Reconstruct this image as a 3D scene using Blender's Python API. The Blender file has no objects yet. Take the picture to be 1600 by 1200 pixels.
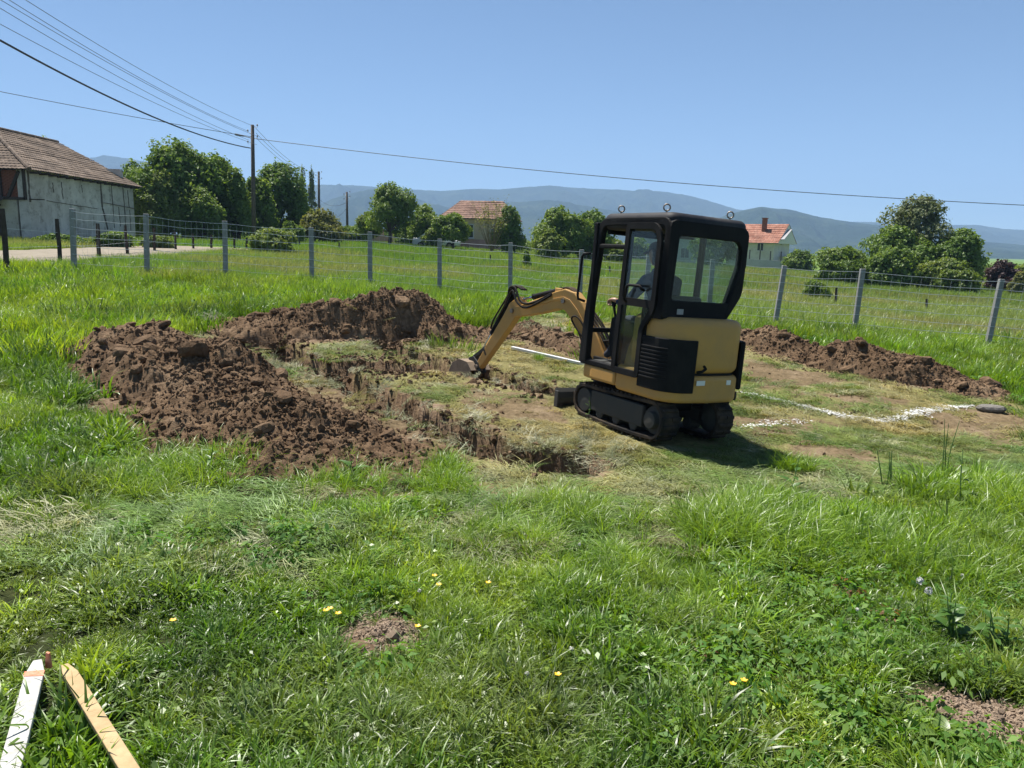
import bpy, bmesh, math, random
import numpy as np
from mathutils import Vector, Matrix, Euler
random.seed(7); rng = np.random.default_rng(7)
R_ = math.radians
SC = bpy.context.scene
COL = SC.collection

# ------------------------------------------------------------------ camera
F = 1210.0; PITCH = R_(10.1); ROLL = R_(1.3); CZ = 1.75
_f = np.array([0, math.cos(PITCH), -math.sin(PITCH)]); _r0 = np.array([1., 0, 0]); _u0 = np.cross(_r0, _f)
CR = _r0*math.cos(ROLL)+_u0*math.sin(ROLL); CU = _u0*math.cos(ROLL)-_r0*math.sin(ROLL); CF = _f
cd = bpy.data.cameras.new('camera'); cam = bpy.data.objects.new('camera', cd); COL.objects.link(cam)
cd.sensor_fit = 'HORIZONTAL'; cd.sensor_width = 36; cd.lens = 36*F/1600; cd.clip_start = .05; cd.clip_end = 20000
cam.matrix_world = Matrix(((CR[0], CU[0], -CF[0], 0), (CR[1], CU[1], -CF[1], 0), (CR[2], CU[2], -CF[2], CZ), (0, 0, 0, 1)))
SC.camera = cam

# ------------------------------------------------------------------ sky, sun, exposure
SUNV = Vector((-.60, .75, 2.12)).normalized()
w = bpy.data.worlds.new('World'); SC.world = w; w.use_nodes = True
nt = w.node_tree; bg = nt.nodes['Background']
sky = nt.nodes.new('ShaderNodeTexSky'); sky.sky_type = 'NISHITA'; sky.sun_disc = False
sky.sun_elevation = math.asin(SUNV.z); sky.sun_rotation = math.atan2(SUNV.x, SUNV.y)
sky.altitude = 2000; sky.air_density = .7; sky.dust_density = .5; sky.ozone_density = .4
tn = nt.nodes.new('ShaderNodeMix'); tn.data_type = 'RGBA'; tn.blend_type = 'MULTIPLY'; tn.inputs[0].default_value = 1; tn.inputs[7].default_value = (.86, .985, 1.03, 1)
nt.links.new(sky.outputs[0], tn.inputs[6]); nt.links.new(tn.outputs[2], bg.inputs[0]); bg.inputs[1].default_value = .067
sl = bpy.data.lights.new('sun', 'SUN'); sl.energy = 5.0; sl.angle = R_(.53); sl.color = (1, .955, .88)
so = bpy.data.objects.new('sun', sl); COL.objects.link(so); so.rotation_euler = SUNV.to_track_quat('Z', 'Y').to_euler()
SC.view_settings.view_transform = 'Standard'; SC.view_settings.look = 'None'
SC.view_settings.exposure = 1.08; SC.view_settings.gamma = 1
SC.render.engine = 'CYCLES'
SC.cycles.max_bounces = 5; SC.cycles.diffuse_bounces = 2; SC.cycles.glossy_bounces = 2; SC.cycles.transmission_bounces = 3; SC.cycles.transparent_max_bounces = 10; SC.cycles.volume_bounces = 0
SC.cycles.use_denoising = True

# ------------------------------------------------------------------ maths helpers
def proj(P):
    P = np.atleast_2d(np.asarray(P, float))-np.array([0, 0, CZ]); z = np.maximum(P@CF, 1e-3)
    return np.stack([800+F*(P@CR)/z, 600-F*(P@CU)/z], 1)
def ray(px, py): return CR*(px-800)/F-CU*(py-600)/F+CF
def at(px, py, y):
    d = ray(px, py); return d*(y/d[1])+np.array([0, 0, CZ])
def sm(a, b, x):
    t = np.clip((np.asarray(x, float)-a)/(b-a), 0, 1); return t*t*(3-2*t)
def gz(x, y):
    x = np.asarray(x, float); y = np.asarray(y, float)
    L = np.where(x < 0, 15., 45.)
    return .35*sm(7, 18, y)+.012*np.clip(y-18, 0, 55)-.053*L*np.tanh(x/L)
def ground(px, py):
    d = ray(px, py); t = .5; o = np.array([0, 0, CZ])
    while t < 600:
        p = o+d*t
        if p[2] < gz(p[0], p[1]):
            lo, hi = t/1.02-.02, t
            for _ in range(30):
                m = (lo+hi)/2; p = o+d*m
                if p[2] < gz(p[0], p[1]): hi = m
                else: lo = m
            return p
        t = t*1.02+.01
    return o+d*80
def hsh(ix, iy, s):
    h = (ix.astype(np.int64)*374761393+iy.astype(np.int64)*668265263+s*1274126177) & 0xffffffff
    h = ((h ^ (h >> 13))*1103515245) & 0xffffffff; h = (h ^ (h >> 16))*2246822519 & 0xffffffff
    return ((h ^ (h >> 15)) & 0xffffff)/float(0xffffff)
def vn(x, y, s=0):
    x = np.asarray(x, float); y = np.asarray(y, float)
    ix = np.floor(x); iy = np.floor(y); fx = x-ix; fy = y-iy
    fx = fx*fx*(3-2*fx); fy = fy*fy*(3-2*fy); ix = ix.astype(np.int64); iy = iy.astype(np.int64)
    a = hsh(ix, iy, s); b = hsh(ix+1, iy, s); c = hsh(ix, iy+1, s); d = hsh(ix+1, iy+1, s)
    return (a+(b-a)*fx)*(1-fy)+(c+(d-c)*fx)*fy
def fbm(x, y, o=4, s=0, g=.5):
    x = np.asarray(x, float); y = np.asarray(y, float); t = 0; a = 1; n = 0
    for i in range(o):
        t = t+a*vn(x*2**i+i*17.3, y*2**i+i*9.1, s+i); n += a; a *= g
    return t/n
def inpoly(px, py, poly):
    c = np.zeros(len(px), bool); n = len(poly)
    for i in range(n):
        x1, y1 = poly[i]; x2, y2 = poly[i-1]
        k = ((y1 > py) != (y2 > py)) & (px < (x2-x1)*(py-y1)/(y2-y1+1e-9)+x1); c ^= k
    return c
def dist_poly(x, y, pts):
    """distance to a polyline and the position along it"""
    best = np.full(np.shape(x), 1e9); par = np.zeros(np.shape(x)); acc = 0
    for i in range(len(pts)-1):
        a = np.array(pts[i][:2]); b = np.array(pts[i+1][:2]); ab = b-a; L = np.hypot(*ab)
        t = np.clip(((x-a[0])*ab[0]+(y-a[1])*ab[1])/L**2, 0, 1)
        d = np.hypot(x-a[0]-ab[0]*t, y-a[1]-ab[1]*t); k = d < best
        best = np.where(k, d, best); par = np.where(k, acc+t*L, par); acc += L
    return best, par/acc

# ------------------------------------------------------------------ materials
def mat(name): 
    m = bpy.data.materials.new(name); m.use_nodes = True
    return m, m.node_tree, m.node_tree.nodes['Principled BSDF']
def N(t, ty, **k):
    n = t.nodes.new(ty)
    for a, b in k.items(): setattr(n, a, b)
    return n
def noise(t, scale, detail=4, rough=.55, co=None, w=None):
    n = N(t, 'ShaderNodeTexNoise'); n.inputs['Scale'].default_value = scale; n.inputs['Detail'].default_value = detail
    n.inputs['Roughness'].default_value = rough
    if co: t.links.new(co, n.inputs['Vector'])
    return n.outputs['Fac']
def ramp(t, src, stops):
    r = N(t, 'ShaderNodeValToRGB'); e = r.color_ramp.elements
    while len(e) < len(stops): e.new(.5)
    for i, (p, c) in enumerate(stops): e[i].position = p; e[i].color = (*c, 1) if len(c) == 3 else c
    t.links.new(src, r.inputs[0]); return r.outputs[0]
def mixc(t, fac, a, b, mode='MIX'):
    m = N(t, 'ShaderNodeMix', data_type='RGBA', blend_type=mode)
    for s, v in ((0, fac), (6, a), (7, b)):
        if hasattr(v, 'is_linked') or isinstance(v, bpy.types.NodeSocket): t.links.new(v, m.inputs[s])
        else: m.inputs[s].default_value = v if s == 0 else (*v, 1)
    return m.outputs[2]
def bump(t, src, strength, dist, bsdf):
    b = N(t, 'ShaderNodeBump'); b.inputs['Strength'].default_value = strength; b.inputs['Distance'].default_value = dist
    t.links.new(src, b.inputs['Height']); t.links.new(b.outputs[0], bsdf.inputs['Normal'])
def simple(name, col, rough=.6, metal=0, var=.25, scale=8, bmp=0, spec=.5, col2=None, dist=.01, det=5):
    m, t, b = mat(name); co = N(t, 'ShaderNodeTexCoord').outputs['Object']
    n = noise(t, scale, det, .6, co)
    c2 = col2 or tuple(x*(1-var) for x in col)
    c = ramp(t, n, [(.3, c2), (.7, col)])
    t.links.new(c, b.inputs['Base Color']); b.inputs['Roughness'].default_value = rough; b.inputs['Metallic'].default_value = metal
    b.inputs['Specular IOR Level'].default_value = spec
    if bmp: bump(t, noise(t, scale*4, 5, .6, co), bmp, dist, b)
    return m
def leafmat(name, cols, rough=.5, trans=.45, attr='lr', inst=False, tip=None, spec=.25):
    """foliage: diffuse + translucent, colour chosen by a per-leaf random value"""
    m = bpy.data.materials.new(name); m.use_nodes = True; t = m.node_tree; t.nodes.clear()
    a = N(t, 'ShaderNodeAttribute', attribute_name=attr)
    n = len(cols); c = ramp(t, a.outputs['Fac'], [(i/(max(n-1, 1)), k) for i, k in enumerate(cols)])
    if inst:
        ti = N(t, 'ShaderNodeAttribute', attribute_name='tint', attribute_type='INSTANCER')
        c = mixc(t, 1.0, ti.outputs['Color'], c, 'MULTIPLY')
        wn = noise(t, 3.5, 3, .6, N(t, 'ShaderNodeNewGeometry').outputs['Position']); c = mixc(t, 1.0, c, ramp(t, wn, [(.3, (.70, .78, .8)), (.5, (1, 1, 1)), (.7, (1.25, 1.2, 1.1))]), 'MULTIPLY')
        if tip:
            at_ = N(t, 'ShaderNodeAttribute', attribute_name='bt')
            f = ramp(t, at_.outputs['Fac'], [(.55, (0, 0, 0)), (1, (tip[3],)*3)])
            c = mixc(t, f, c, tip[:3])
    d = N(t, 'ShaderNodeBsdfDiffuse'); tr = N(t, 'ShaderNodeBsdfTranslucent'); g = N(t, 'ShaderNodeBsdfGlossy')
    g.inputs['Roughness'].default_value = rough; g.inputs['Color'].default_value = (1, 1, 1, 1)
    tc = mixc(t, 1.0, c, (1.25, 1.15, .55), 'MULTIPLY')
    t.links.new(c, d.inputs['Color']); t.links.new(tc, tr.inputs['Color'])
    m1 = N(t, 'ShaderNodeMixShader'); m1.inputs[0].default_value = trans
    t.links.new(d.outputs[0], m1.inputs[1]); t.links.new(tr.outputs[0], m1.inputs[2])
    m2 = N(t, 'ShaderNodeMixShader'); m2.inputs[0].default_value = spec*.09
    t.links.new(m1.outputs[0], m2.inputs[1]); t.links.new(g.outputs[0], m2.inputs[2])
    o = N(t, 'ShaderNodeOutputMaterial'); t.links.new(m2.outputs[0], o.inputs[0]); return m
def soilmat(name='soil'):
    m, t, b = mat(name); co = N(t, 'ShaderNodeNewGeometry').outputs['Position']
    n1 = noise(t, 1.9, 7, .68, co); n2 = noise(t, 14, 6, .65, co)
    c = ramp(t, n1, [(.28, (.085, .052, .029)), (.5, (.158, .102, .060)), (.72, (.255, .178, .112))])
    c2 = ramp(t, n2, [(.3, (.5, .48, .46)), (.55, (1, 1, 1)), (.78, (1.45, 1.45, 1.42))])
    t.links.new(mixc(t, 1.0, c, c2, 'MULTIPLY'), b.inputs['Base Color'])
    b.inputs['Roughness'].default_value = .95; b.inputs['Specular IOR Level'].default_value = .12
    bump(t, noise(t, 45, 6, .7, co), .9, .03, b); return m
SOIL = soilmat()
DRY = simple('dry_soil', (.34, .26, .19), .95, 0, .4, 30, .8, .1, (.20, .145, .10), .01)
def groundmat():
    m, t, b = mat('ground'); co = N(t, 'ShaderNodeNewGeometry').outputs['Position']
    a = N(t, 'ShaderNodeAttribute', attribute_name='zone')   # r: dug soil, g: mown straw, b: far meadow
    sp = N(t, 'ShaderNodeSeparateColor'); t.links.new(a.outputs['Color'], sp.inputs[0])
    n1 = noise(t, 1.7, 5, .6, co); n2 = noise(t, 16, 6, .65, co); n3 = noise(t, .09, 6, .6, co)
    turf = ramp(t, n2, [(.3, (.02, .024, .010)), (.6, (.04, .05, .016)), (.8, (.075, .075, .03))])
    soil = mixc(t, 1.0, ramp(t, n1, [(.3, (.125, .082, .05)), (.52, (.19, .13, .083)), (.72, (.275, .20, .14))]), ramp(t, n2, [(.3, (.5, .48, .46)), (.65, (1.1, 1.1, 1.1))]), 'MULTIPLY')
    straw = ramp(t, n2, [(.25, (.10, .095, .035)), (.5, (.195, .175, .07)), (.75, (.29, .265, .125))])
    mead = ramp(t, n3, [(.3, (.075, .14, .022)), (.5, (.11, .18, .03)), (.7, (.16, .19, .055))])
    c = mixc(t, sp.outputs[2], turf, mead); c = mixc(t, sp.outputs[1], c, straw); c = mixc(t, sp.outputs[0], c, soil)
    t.links.new(c, b.inputs['Base Color']); b.inputs['Roughness'].default_value = .95; b.inputs['Specular IOR Level'].default_value = .1
    bump(t, noise(t, 40, 6, .7, co), .8, .03, b); return m
GROUND = groundmat()
def paint(name, col, rough=.42, dust=(.30, .24, .16), amt=.35):
    m, t, b = mat(name); co = N(t, 'ShaderNodeTexCoord').outputs['Object']
    n = noise(t, 3.2, 6, .65, co); n2 = noise(t, 40, 4, .6, co)
    f = ramp(t, n, [(.42, (0, 0, 0)), (.75, (amt,)*3)]); c = mixc(t, f, col, dust)
    f2 = ramp(t, n2, [(.62, (0, 0, 0)), (.72, (.5,)*3)]); c = mixc(t, f2, c, tuple(x*.75 for x in col))
    t.links.new(c, b.inputs['Base Color']); b.inputs['Specular IOR Level'].default_value = .3 if sum(col) > .2 else .16
    t.links.new(ramp(t, n, [(.3, (rough,)*3), (.8, (min(1, rough+.35),)*3)]), b.inputs['Roughness'])
    bump(t, n2, .06, .004, b); return m
YELLOW = paint('machine_yellow', (.48, .265, .07), .45, (.27, .20, .12), .4)
BLACK = paint('machine_black', (.006, .006, .0065), .6, (.06, .055, .05), .3)
ROOFB = paint('roof_black', (.02, .02, .024), .5, (.10, .095, .09), .5)
RUBBER = paint('rubber', (.016, .015, .014), .8, (.12, .085, .055), .8)
STEEL = simple('worn_steel', (.30, .26, .22), .5, .6, .5, 9, .2, .5, (.13, .09, .06))
CHROME = simple('chrome_rod', (.6, .6, .6), .2, 1, .1, 5)
GREYP = paint('machine_grey', (.05, .052, .05), .6, (.12, .10, .08), .4)
WHITE = simple('white_paint', (.75, .75, .72), .5, 0, .15, 12)
def glassmat(name, tint=(.75, .83, .80), refl=.5, dirt=.06):
    m = bpy.data.materials.new(name); m.use_nodes = True; t = m.node_tree; t.nodes.clear()
    tr = N(t, 'ShaderNodeBsdfTransparent'); tr.inputs[0].default_value = (*tint, 1)
    g = N(t, 'ShaderNodeBsdfGlossy'); g.inputs['Roughness'].default_value = .04
    lw = N(t, 'ShaderNodeLayerWeight'); lw.inputs[0].default_value = .5
    fr = N(t, 'ShaderNodeMath', operation='POWER'); fr.inputs[1].default_value = 4; t.links.new(lw.outputs['Facing'], fr.inputs[0])
    fr2 = N(t, 'ShaderNodeMath', operation='MULTIPLY_ADD'); fr2.inputs[1].default_value = .6; fr2.inputs[2].default_value = .025; t.links.new(fr.outputs[0], fr2.inputs[0])
    x = N(t, 'ShaderNodeMixShader'); t.links.new(fr2.outputs[0], x.inputs[0]); t.links.new(tr.outputs[0], x.inputs[1]); t.links.new(g.outputs[0], x.inputs[2])
    d = N(t, 'ShaderNodeBsdfDiffuse'); d.inputs[0].default_value = (.45, .43, .38, 1)
    co = N(t, 'ShaderNodeTexCoord').outputs['Object']
    f = ramp(t, noise(t, 6, 6, .7, co), [(.35, (0, 0, 0)), (.8, (dirt*2.5,)*3)])
    x2 = N(t, 'ShaderNodeMixShader'); t.links.new(f, x2.inputs[0]); t.links.new(x.outputs[0], x2.inputs[1]); t.links.new(d.outputs[0], x2.inputs[2])
    o = N(t, 'ShaderNodeOutputMaterial'); t.links.new(x2.outputs[0], o.inputs[0]); return m
GLASS = glassmat('cab_glass', (.80, .87, .84), .5, .03)

# ------------------------------------------------------------------ mesh helpers
class MB:
    def __init__(s): s.v = []; s.f = []
    def add(s, v, f):
        o = len(s.v); s.v += [tuple(map(float, p)) for p in v]; s.f += [tuple(i+o for i in q) for q in f]; return s
    def box(s, c, d, rot=None):
        c = Vector(c); P = []
        for x in (-.5, .5):
            for y in (-.5, .5):
                for z in (-.5, .5):
                    p = Vector((x*d[0], y*d[1], z*d[2])); P.append((rot@p if rot else p)+c)
        return s.add(P, [(0, 1, 3, 2), (4, 6, 7, 5), (0, 4, 5, 1), (2, 3, 7, 6), (0, 2, 6, 4), (1, 5, 7, 3)])
    def tube(s, pts, rad, n=8, caps=True):
        pts = [Vector(p) for p in pts]; k = len(pts)
        if not hasattr(rad, '__len__'): rad = [rad]*k
        V = []; ref = None
        for i, p in enumerate(pts):
            d = (pts[min(i+1, k-1)]-pts[max(i-1, 0)]).normalized()
            if ref is None: ref = d.orthogonal().normalized()
            ref = (ref-d*ref.dot(d)); ref = ref.normalized() if ref.length > 1e-6 else d.orthogonal().normalized()
            b = d.cross(ref)
            for j in range(n):
                a = 2*math.pi*j/n; V.append(p+(ref*math.cos(a)+b*math.sin(a))*rad[i])
        Fc = [(i*n+j, i*n+(j+1) % n, (i+1)*n+(j+1) % n, (i+1)*n+j) for i in range(k-1) for j in range(n)]
        if caps: Fc += [tuple(range(n-1, -1, -1)), tuple((k-1)*n+j for j in range(n))]
        return s.add(V, Fc)
    def bar(s, p0, p1, wa, wb, up=(0, 0, 1)):
        p0 = Vector(p0); p1 = Vector(p1); d = (p1-p0); L = d.length; d.normalize(); u = Vector(up)
        if abs(d.dot(u)) > .97: u = Vector((1, 0, 0)) if abs(d.x) < .9 else Vector((0, 1, 0))
        a = d.cross(u).normalized(); b = a.cross(d).normalized()
        return s.box((p0+p1)/2, (wa, L, wb), Matrix((a, d, b)).transposed())
    def prism(s, poly, m, h0, h1):
        """2-D polygon extruded; m maps (a, b, h) to xyz"""
        n = len(poly); V = [m(a, b, h0) for a, b in poly]+[m(a, b, h1) for a, b in poly]
        return s.add(V, [tuple(range(n-1, -1, -1)), tuple(range(n, 2*n))]+[(i, (i+1) % n, n+(i+1) % n, n+i) for i in range(n)])
    def ring(s, outer, inner, m, h0, h1):
        n = len(outer); V = [m(*p, h) for h in (h0, h1) for q in (outer, inner) for p in q]; Fc = []
        for i in range(n):
            j = (i+1) % n
            Fc += [(i, n+i, n+j, j), (2*n+i, 2*n+j, 3*n+j, 3*n+i), (i, j, 2*n+j, 2*n+i), (n+i, 3*n+i, 3*n+j, n+j)]
        return s.add(V, Fc)
    def ribbon(s, path, wd, m, h0, h1, closed=False):
        """thick 2-D path extruded"""
        k = len(path); P = [Vector((a, b)) for a, b in path]
        if not hasattr(wd, '__len__'): wd = [wd]*k
        Lp, Rp = [], []
        for i in range(k):
            a = P[i-1] if (i or closed) else P[i]; b = P[(i+1) % k] if (i < k-1 or closed) else P[i]
            d1 = (P[i]-a); d2 = (b-P[i]); d = ((d1.normalized() if d1.length else d2.normalized())+(d2.normalized() if d2.length else d1.normalized())).normalized()
            nn = Vector((-d.y, d.x)); e = d1.normalized() if d1.length else d2.normalized()
            c = max(.5, abs(nn.dot(Vector((-e.y, e.x))))); q = nn*(wd[i]/2/c); Lp.append(P[i]+q); Rp.append(P[i]-q)
        V = [m(p.x, p.y, h) for h in (h0, h1) for L in (Lp, Rp) for p in L]; Fc = []
        for i in range(k if closed else k-1):
            j = (i+1) % k
            Fc += [(i, k+i, k+j, j), (2*k+i, 2*k+j, 3*k+j, 3*k+i), (i, j, 2*k+j, 2*k+i), (k+i, 3*k+i, 3*k+j, k+j)]
        if not closed: Fc += [(0, 2*k, 3*k, k), (k-1, 2*k-1, 4*k-1, 3*k-1)]
        return s.add(V, Fc)
    def lathe(s, prof, c, axis, n=20):
        ax = Vector(axis).normalized(); a = ax.orthogonal().normalized(); b = ax.cross(a); c = Vector(c); V = []
        for r, h in prof:
            for j in range(n):
                t = 2*math.pi*j/n; V.append(c+ax*h+(a*math.cos(t)+b*math.sin(t))*r)
        k = len(prof); Fc = [(i*n+j, i*n+(j+1) % n, (i+1)*n+(j+1) % n, (i+1)*n+j) for i in range(k-1) for j in range(n)]
        Fc += [tuple(range(n-1, -1, -1)), tuple((k-1)*n+j for j in range(n))]; return s.add(V, Fc)
    def torus(s, c, R, r, axis, n=16, k=6):
        ax = Vector(axis).normalized(); a = ax.orthogonal().normalized(); b = ax.cross(a); c = Vector(c); V = []
        for i in range(n):
            t = 2*math.pi*i/n; e = a*math.cos(t)+b*math.sin(t)
            for j in range(k):
                u = 2*math.pi*j/k; V.append(c+e*(R+r*math.cos(u))+ax*r*math.sin(u))
        return s.add(V, [(i*k+j, ((i+1) % n)*k+j, ((i+1) % n)*k+(j+1) % k, i*k+(j+1) % k) for i in range(n) for j in range(k)])
    def build(s, name, m, parent=None, bevel=0, smooth=False, seg=2, fix=True):
        me = bpy.data.meshes.new(name); me.from_pydata(s.v, [], s.f); me.materials.append(m)
        if fix:
            bm = bmesh.new(); bm.from_mesh(me); bmesh.ops.recalc_face_normals(bm, faces=bm.faces); bm.to_mesh(me); bm.free()
        o = link(name, me, parent)
        if bevel:
            b = o.modifiers.new('bevel', 'BEVEL'); b.width = bevel; b.segments = seg; b.limit_method = 'ANGLE'; b.angle_limit = R_(35); b.harden_normals = False
        if smooth:
            for p in me.polygons: p.use_smooth = True
        return o
def link(name, me, parent=None):
    o = bpy.data.objects.new(name, me); COL.objects.link(o)
    if parent: o.parent = parent
    return o
def tag(o, label=None, cat=None, group=None, kind=None):
    for k, v in (('label', label), ('category', cat), ('group', group), ('kind', kind)):
        if v: o[k] = v
    return o
def empty(name, loc=(0, 0, 0), rz=0, mw=None):
    o = bpy.data.objects.new(name, None); COL.objects.link(o); o.empty_display_size = .1
    if mw is not None: o.matrix_world = mw
    else: o.location = loc; o.rotation_euler = (0, 0, rz)
    return o
def npmesh(name, V, Fc, m, smooth=False, attrs=None):
    """V (n,3), Fc (k,3 or 4) int arrays"""
    me = bpy.data.meshes.new(name); k = Fc.shape[1]; n = len(Fc)
    me.vertices.add(len(V)); me.vertices.foreach_set('co', np.asarray(V, np.float32).ravel())
    me.loops.add(n*k); me.loops.foreach_set('vertex_index', Fc.astype(np.int32).ravel())
    me.polygons.add(n); me.polygons.foreach_set('loop_start', np.arange(0, n*k, k, dtype=np.int32))
    me.polygons.foreach_set('use_smooth', np.full(n, smooth)); me.update(calc_edges=True); me.materials.append(m)
    for an, (ty, arr) in (attrs or {}).items():
        a = me.attributes.new(an, ty, 'POINT'); a.data.foreach_set('color' if 'COLOR' in ty else ('vector' if 'VECTOR' in ty else 'value'), np.ascontiguousarray(arr).ravel())
    return me
def gridfaces(nr, nc):
    i = np.arange(nr-1)[:, None]*nc+np.arange(nc-1)[None]
    return np.stack([i, i+1, i+nc+1, i+nc], -1).reshape(-1, 4)

# ------------------------------------------------------------------ the site plan
G = lambda L: [ground(*p) for p in L]
TRENCH = [(G([(398, 530), (470, 562), (560, 602), (640, 642), (720, 676), (810, 708), (890, 722)]), .31, .50),
          (G([(570, 524), (625, 547), (690, 572), (745, 584), (800, 597), (858, 611)]), .26, .45),
          (G([(500, 572), (600, 574), (690, 573)]), .28, .2), (G([(640, 528), (720, 522), (800, 522)]), .14, .12)]
MOWN = [(360, 505), (470, 520), (560, 512), (760, 500), (905, 480), (1180, 525), (1330, 560), (1480, 610), (1640, 640), (1640, 715), (1540, 745), (1430, 775), (1320, 800), (1200, 815), (1110, 850), (1000, 880), (920, 850), (840, 835), (740, 825), (660, 800), (600, 780), (620, 730), (530, 660), (380, 580), (270, 512)]
BARE = [
        [(35, 640), (80, 630), (135, 632), (140, 645), (80, 650)], [(950, 800), (1060, 790), (1100, 830), (1040, 858), (970, 845)],
        [(1150, 560), (1290, 575), (1330, 600), (1250, 610), (1170, 600)], [(1280, 620), (1420, 630), (1400, 645), (1310, 645)], [(1130, 650), (1260, 640), (1320, 655), (1200, 680)],
        [(740, 600), (860, 625), (880, 660), (800, 650), (720, 625)], [(580, 565), (730, 560), (760, 590), (700, 592), (600, 585)], [(640, 640), (800, 668), (800, 690), (720, 680)], [(400, 545), (470, 575), (560, 620), (640, 668), (700, 705), (660, 720), (560, 650), (430, 575)],
        [(1250, 690), (1340, 700), (1400, 730), (1250, 760), (1200, 740)], [(640, 735), (760, 745), (790, 770), (700, 775), (590, 790), (600, 755)], [(780, 520), (900, 515), (905, 560), (830, 545)], [(1440, 640), (1600, 645), (1600, 700), (1480, 680)]]
PILES = {'a': [(228, 556), (272, 582), (318, 610), (360, 640), (405, 668), (470, 705), (530, 722)], 'b': [(415, 520), (480, 521), (560, 519), (615, 519), (670, 521), (725, 522)],
         'c': [(1160, 532), (1235, 555), (1310, 572), (1400, 590), (1470, 600), (1525, 612)], 'd': [(815, 520), (860, 535), (905, 548)], 'e': [(592, 996), (610, 990), (628, 986)], 'f': [(1480, 1115), (1540, 1128), (1620, 1140)]}
PILEW = {'a': (.94, [.36, .42, .36, .40, .36, .34, .12]), 'b': (.80, [.24, .42, .50, .76, .54, .14]), 'c': (.52, [.20, .32, .20, .40, .40, .14]), 'd': (.3, [.16, .22, .2]), 'e': (.115, [.03, .04, .03]), 'f': (.10, [.015, .02, .02])}
PSP = {k: G(v) for k, v in PILES.items()}
ROAD = G([(-60, 409), (0, 404), (60, 402), (120, 399), (180, 396), (240, 392.5), (290, 389.5), (330, 387.5)])
def zones(x, y):
    """r dug soil, g mown straw, for ground points"""
    P = proj(np.stack([x, y, gz(x, y)], 1)); jx = (fbm(x*1.6, y*1.6, 4, 3)-.5)*2; jy = (fbm(x*1.6, y*1.6, 4, 9)-.5)*2
    far = y < 24
    px = P[:, 0]+jx*46; py = P[:, 1]+jy*26
    mown = inpoly(px, py, MOWN) & far
    kk = np.clip(y/7, .35, 1); px = P[:, 0]+jx*34*kk; py = P[:, 1]+jy*18*kk
    soil = np.zeros(len(x))
    for b in BARE: soil = np.maximum(soil, inpoly(px, py, b)*.8)
    soil = soil*far
    for pts, hw, dp in TRENCH:
        d, t = dist_poly(x, y, pts); d = d+(fbm(x*4, y*4, 3, 21)-.5)*.22
        soil = np.maximum(soil, 1-sm(hw*.95, hw*1.45, d))
    for k, sp in PSP.items():
        d, t = dist_poly(x, y, sp); d = d+(fbm(x*3, y*3, 3, 31)-.5)*.35*min(1, PILEW[k][0]/.5)
        soil = np.maximum(soil, 1-sm(PILEW[k][0]*.95, PILEW[k][0]*1.3, d))
    return soil, mown.astype(float)
def trench_z(x, y):
    z = np.zeros(np.shape(x))
    for pts, hw, dp in TRENCH:
        d, t = dist_poly(x, y, pts); d = d+(fbm(x*2.6, y*2.6, 4, 41)-.5)*.20+(fbm(x*8, y*8, 2, 43)-.5)*.12
        k = 1-sm(hw*.80, hw*1.02, d); z = np.minimum(z, -dp*k*(.75+.45*vn(x*1.4, y*1.4, 5)))
    return z
def relief(x, y):
    near = 1-sm(18, 40, y)
    return near*((fbm(x*.8, y*.8, 3, 51)-.5)*.10+(fbm(x*5, y*5, 3, 61)-.5)*.03)
def surf(x, y): return gz(x, y)+relief(x, y)+trench_z(x, y)

# ------------------------------------------------------------------ ground sheet
def make_ground():
    ys = [-3.0]
    while ys[-1] < 25: ys.append(ys[-1]+.0045*(ys[-1]+4.5))
    while ys[-1] < 9000: ys.append(ys[-1]+.07*(ys[-1]+4))
    t = np.concatenate([-np.geomspace(.86, 14, 26)[::-1], np.linspace(-.84, .84, 390), np.geomspace(.86, 14, 26)])
    ys = np.array(ys); Y = np.repeat(ys, len(t)); X = (t[None]*(ys[:, None]+3.6)).ravel()
    soil, mown = np.zeros(len(X)), np.zeros(len(X)); k = (Y < 26) & (Y > .8) & (abs(X) < 40)
    soil[k], mown[k] = zones(X[k], Y[k]); Z = gz(X, Y); k2 = (Y < 45) & (abs(X) < 80); Z[k2] = surf(X[k2], Y[k2])
    Z[k] += soil[k]*((fbm(X[k]*9, Y[k]*9, 3, 71)-.5)*.075+(fbm(X[k]*22, Y[k]*22, 2, 73)-.5)*.035)
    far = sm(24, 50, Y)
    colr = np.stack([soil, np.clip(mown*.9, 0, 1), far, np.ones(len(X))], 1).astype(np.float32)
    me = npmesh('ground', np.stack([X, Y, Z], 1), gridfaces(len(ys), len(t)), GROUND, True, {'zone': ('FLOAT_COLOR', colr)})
    tag(link('ground', me), 'sloping meadow ground with a dug and mown building plot', kind='structure')
make_ground()

def strip(name, pts, w0, w1, m, dz=.012, n=60):
    P = np.array([p[:2] for p in pts]); s = np.r_[0, np.cumsum(np.hypot(*np.diff(P, axis=0).T))]; q = np.linspace(0, s[-1], n)
    C = np.stack([np.interp(q, s, P[:, 0]), np.interp(q, s, P[:, 1])], 1); d = np.gradient(C, axis=0); d /= np.hypot(*d.T)[:, None]
    nn = np.stack([-d[:, 1], d[:, 0]], 1); cols = 7; V = []
    for j in range(cols):
        u = j/(cols-1)*2-1; ww = np.linspace(w0, w1, n)/2*(1+.12*(vn(q*.8, q*0+j)-.5)); p = C+nn*(u*ww)[:, None]
        V.append(np.stack([p[:, 0], p[:, 1], surf(p[:, 0], p[:, 1])+dz], 1))
    V = np.stack(V, 1).reshape(-1, 3)
    return link(name, npmesh(name, V, gridfaces(n, cols), m, True))
GRAVEL = simple('gravel', (.27, .235, .185), .95, 0, .3, 3, .6, .1, (.19, .165, .125), .03)
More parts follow.
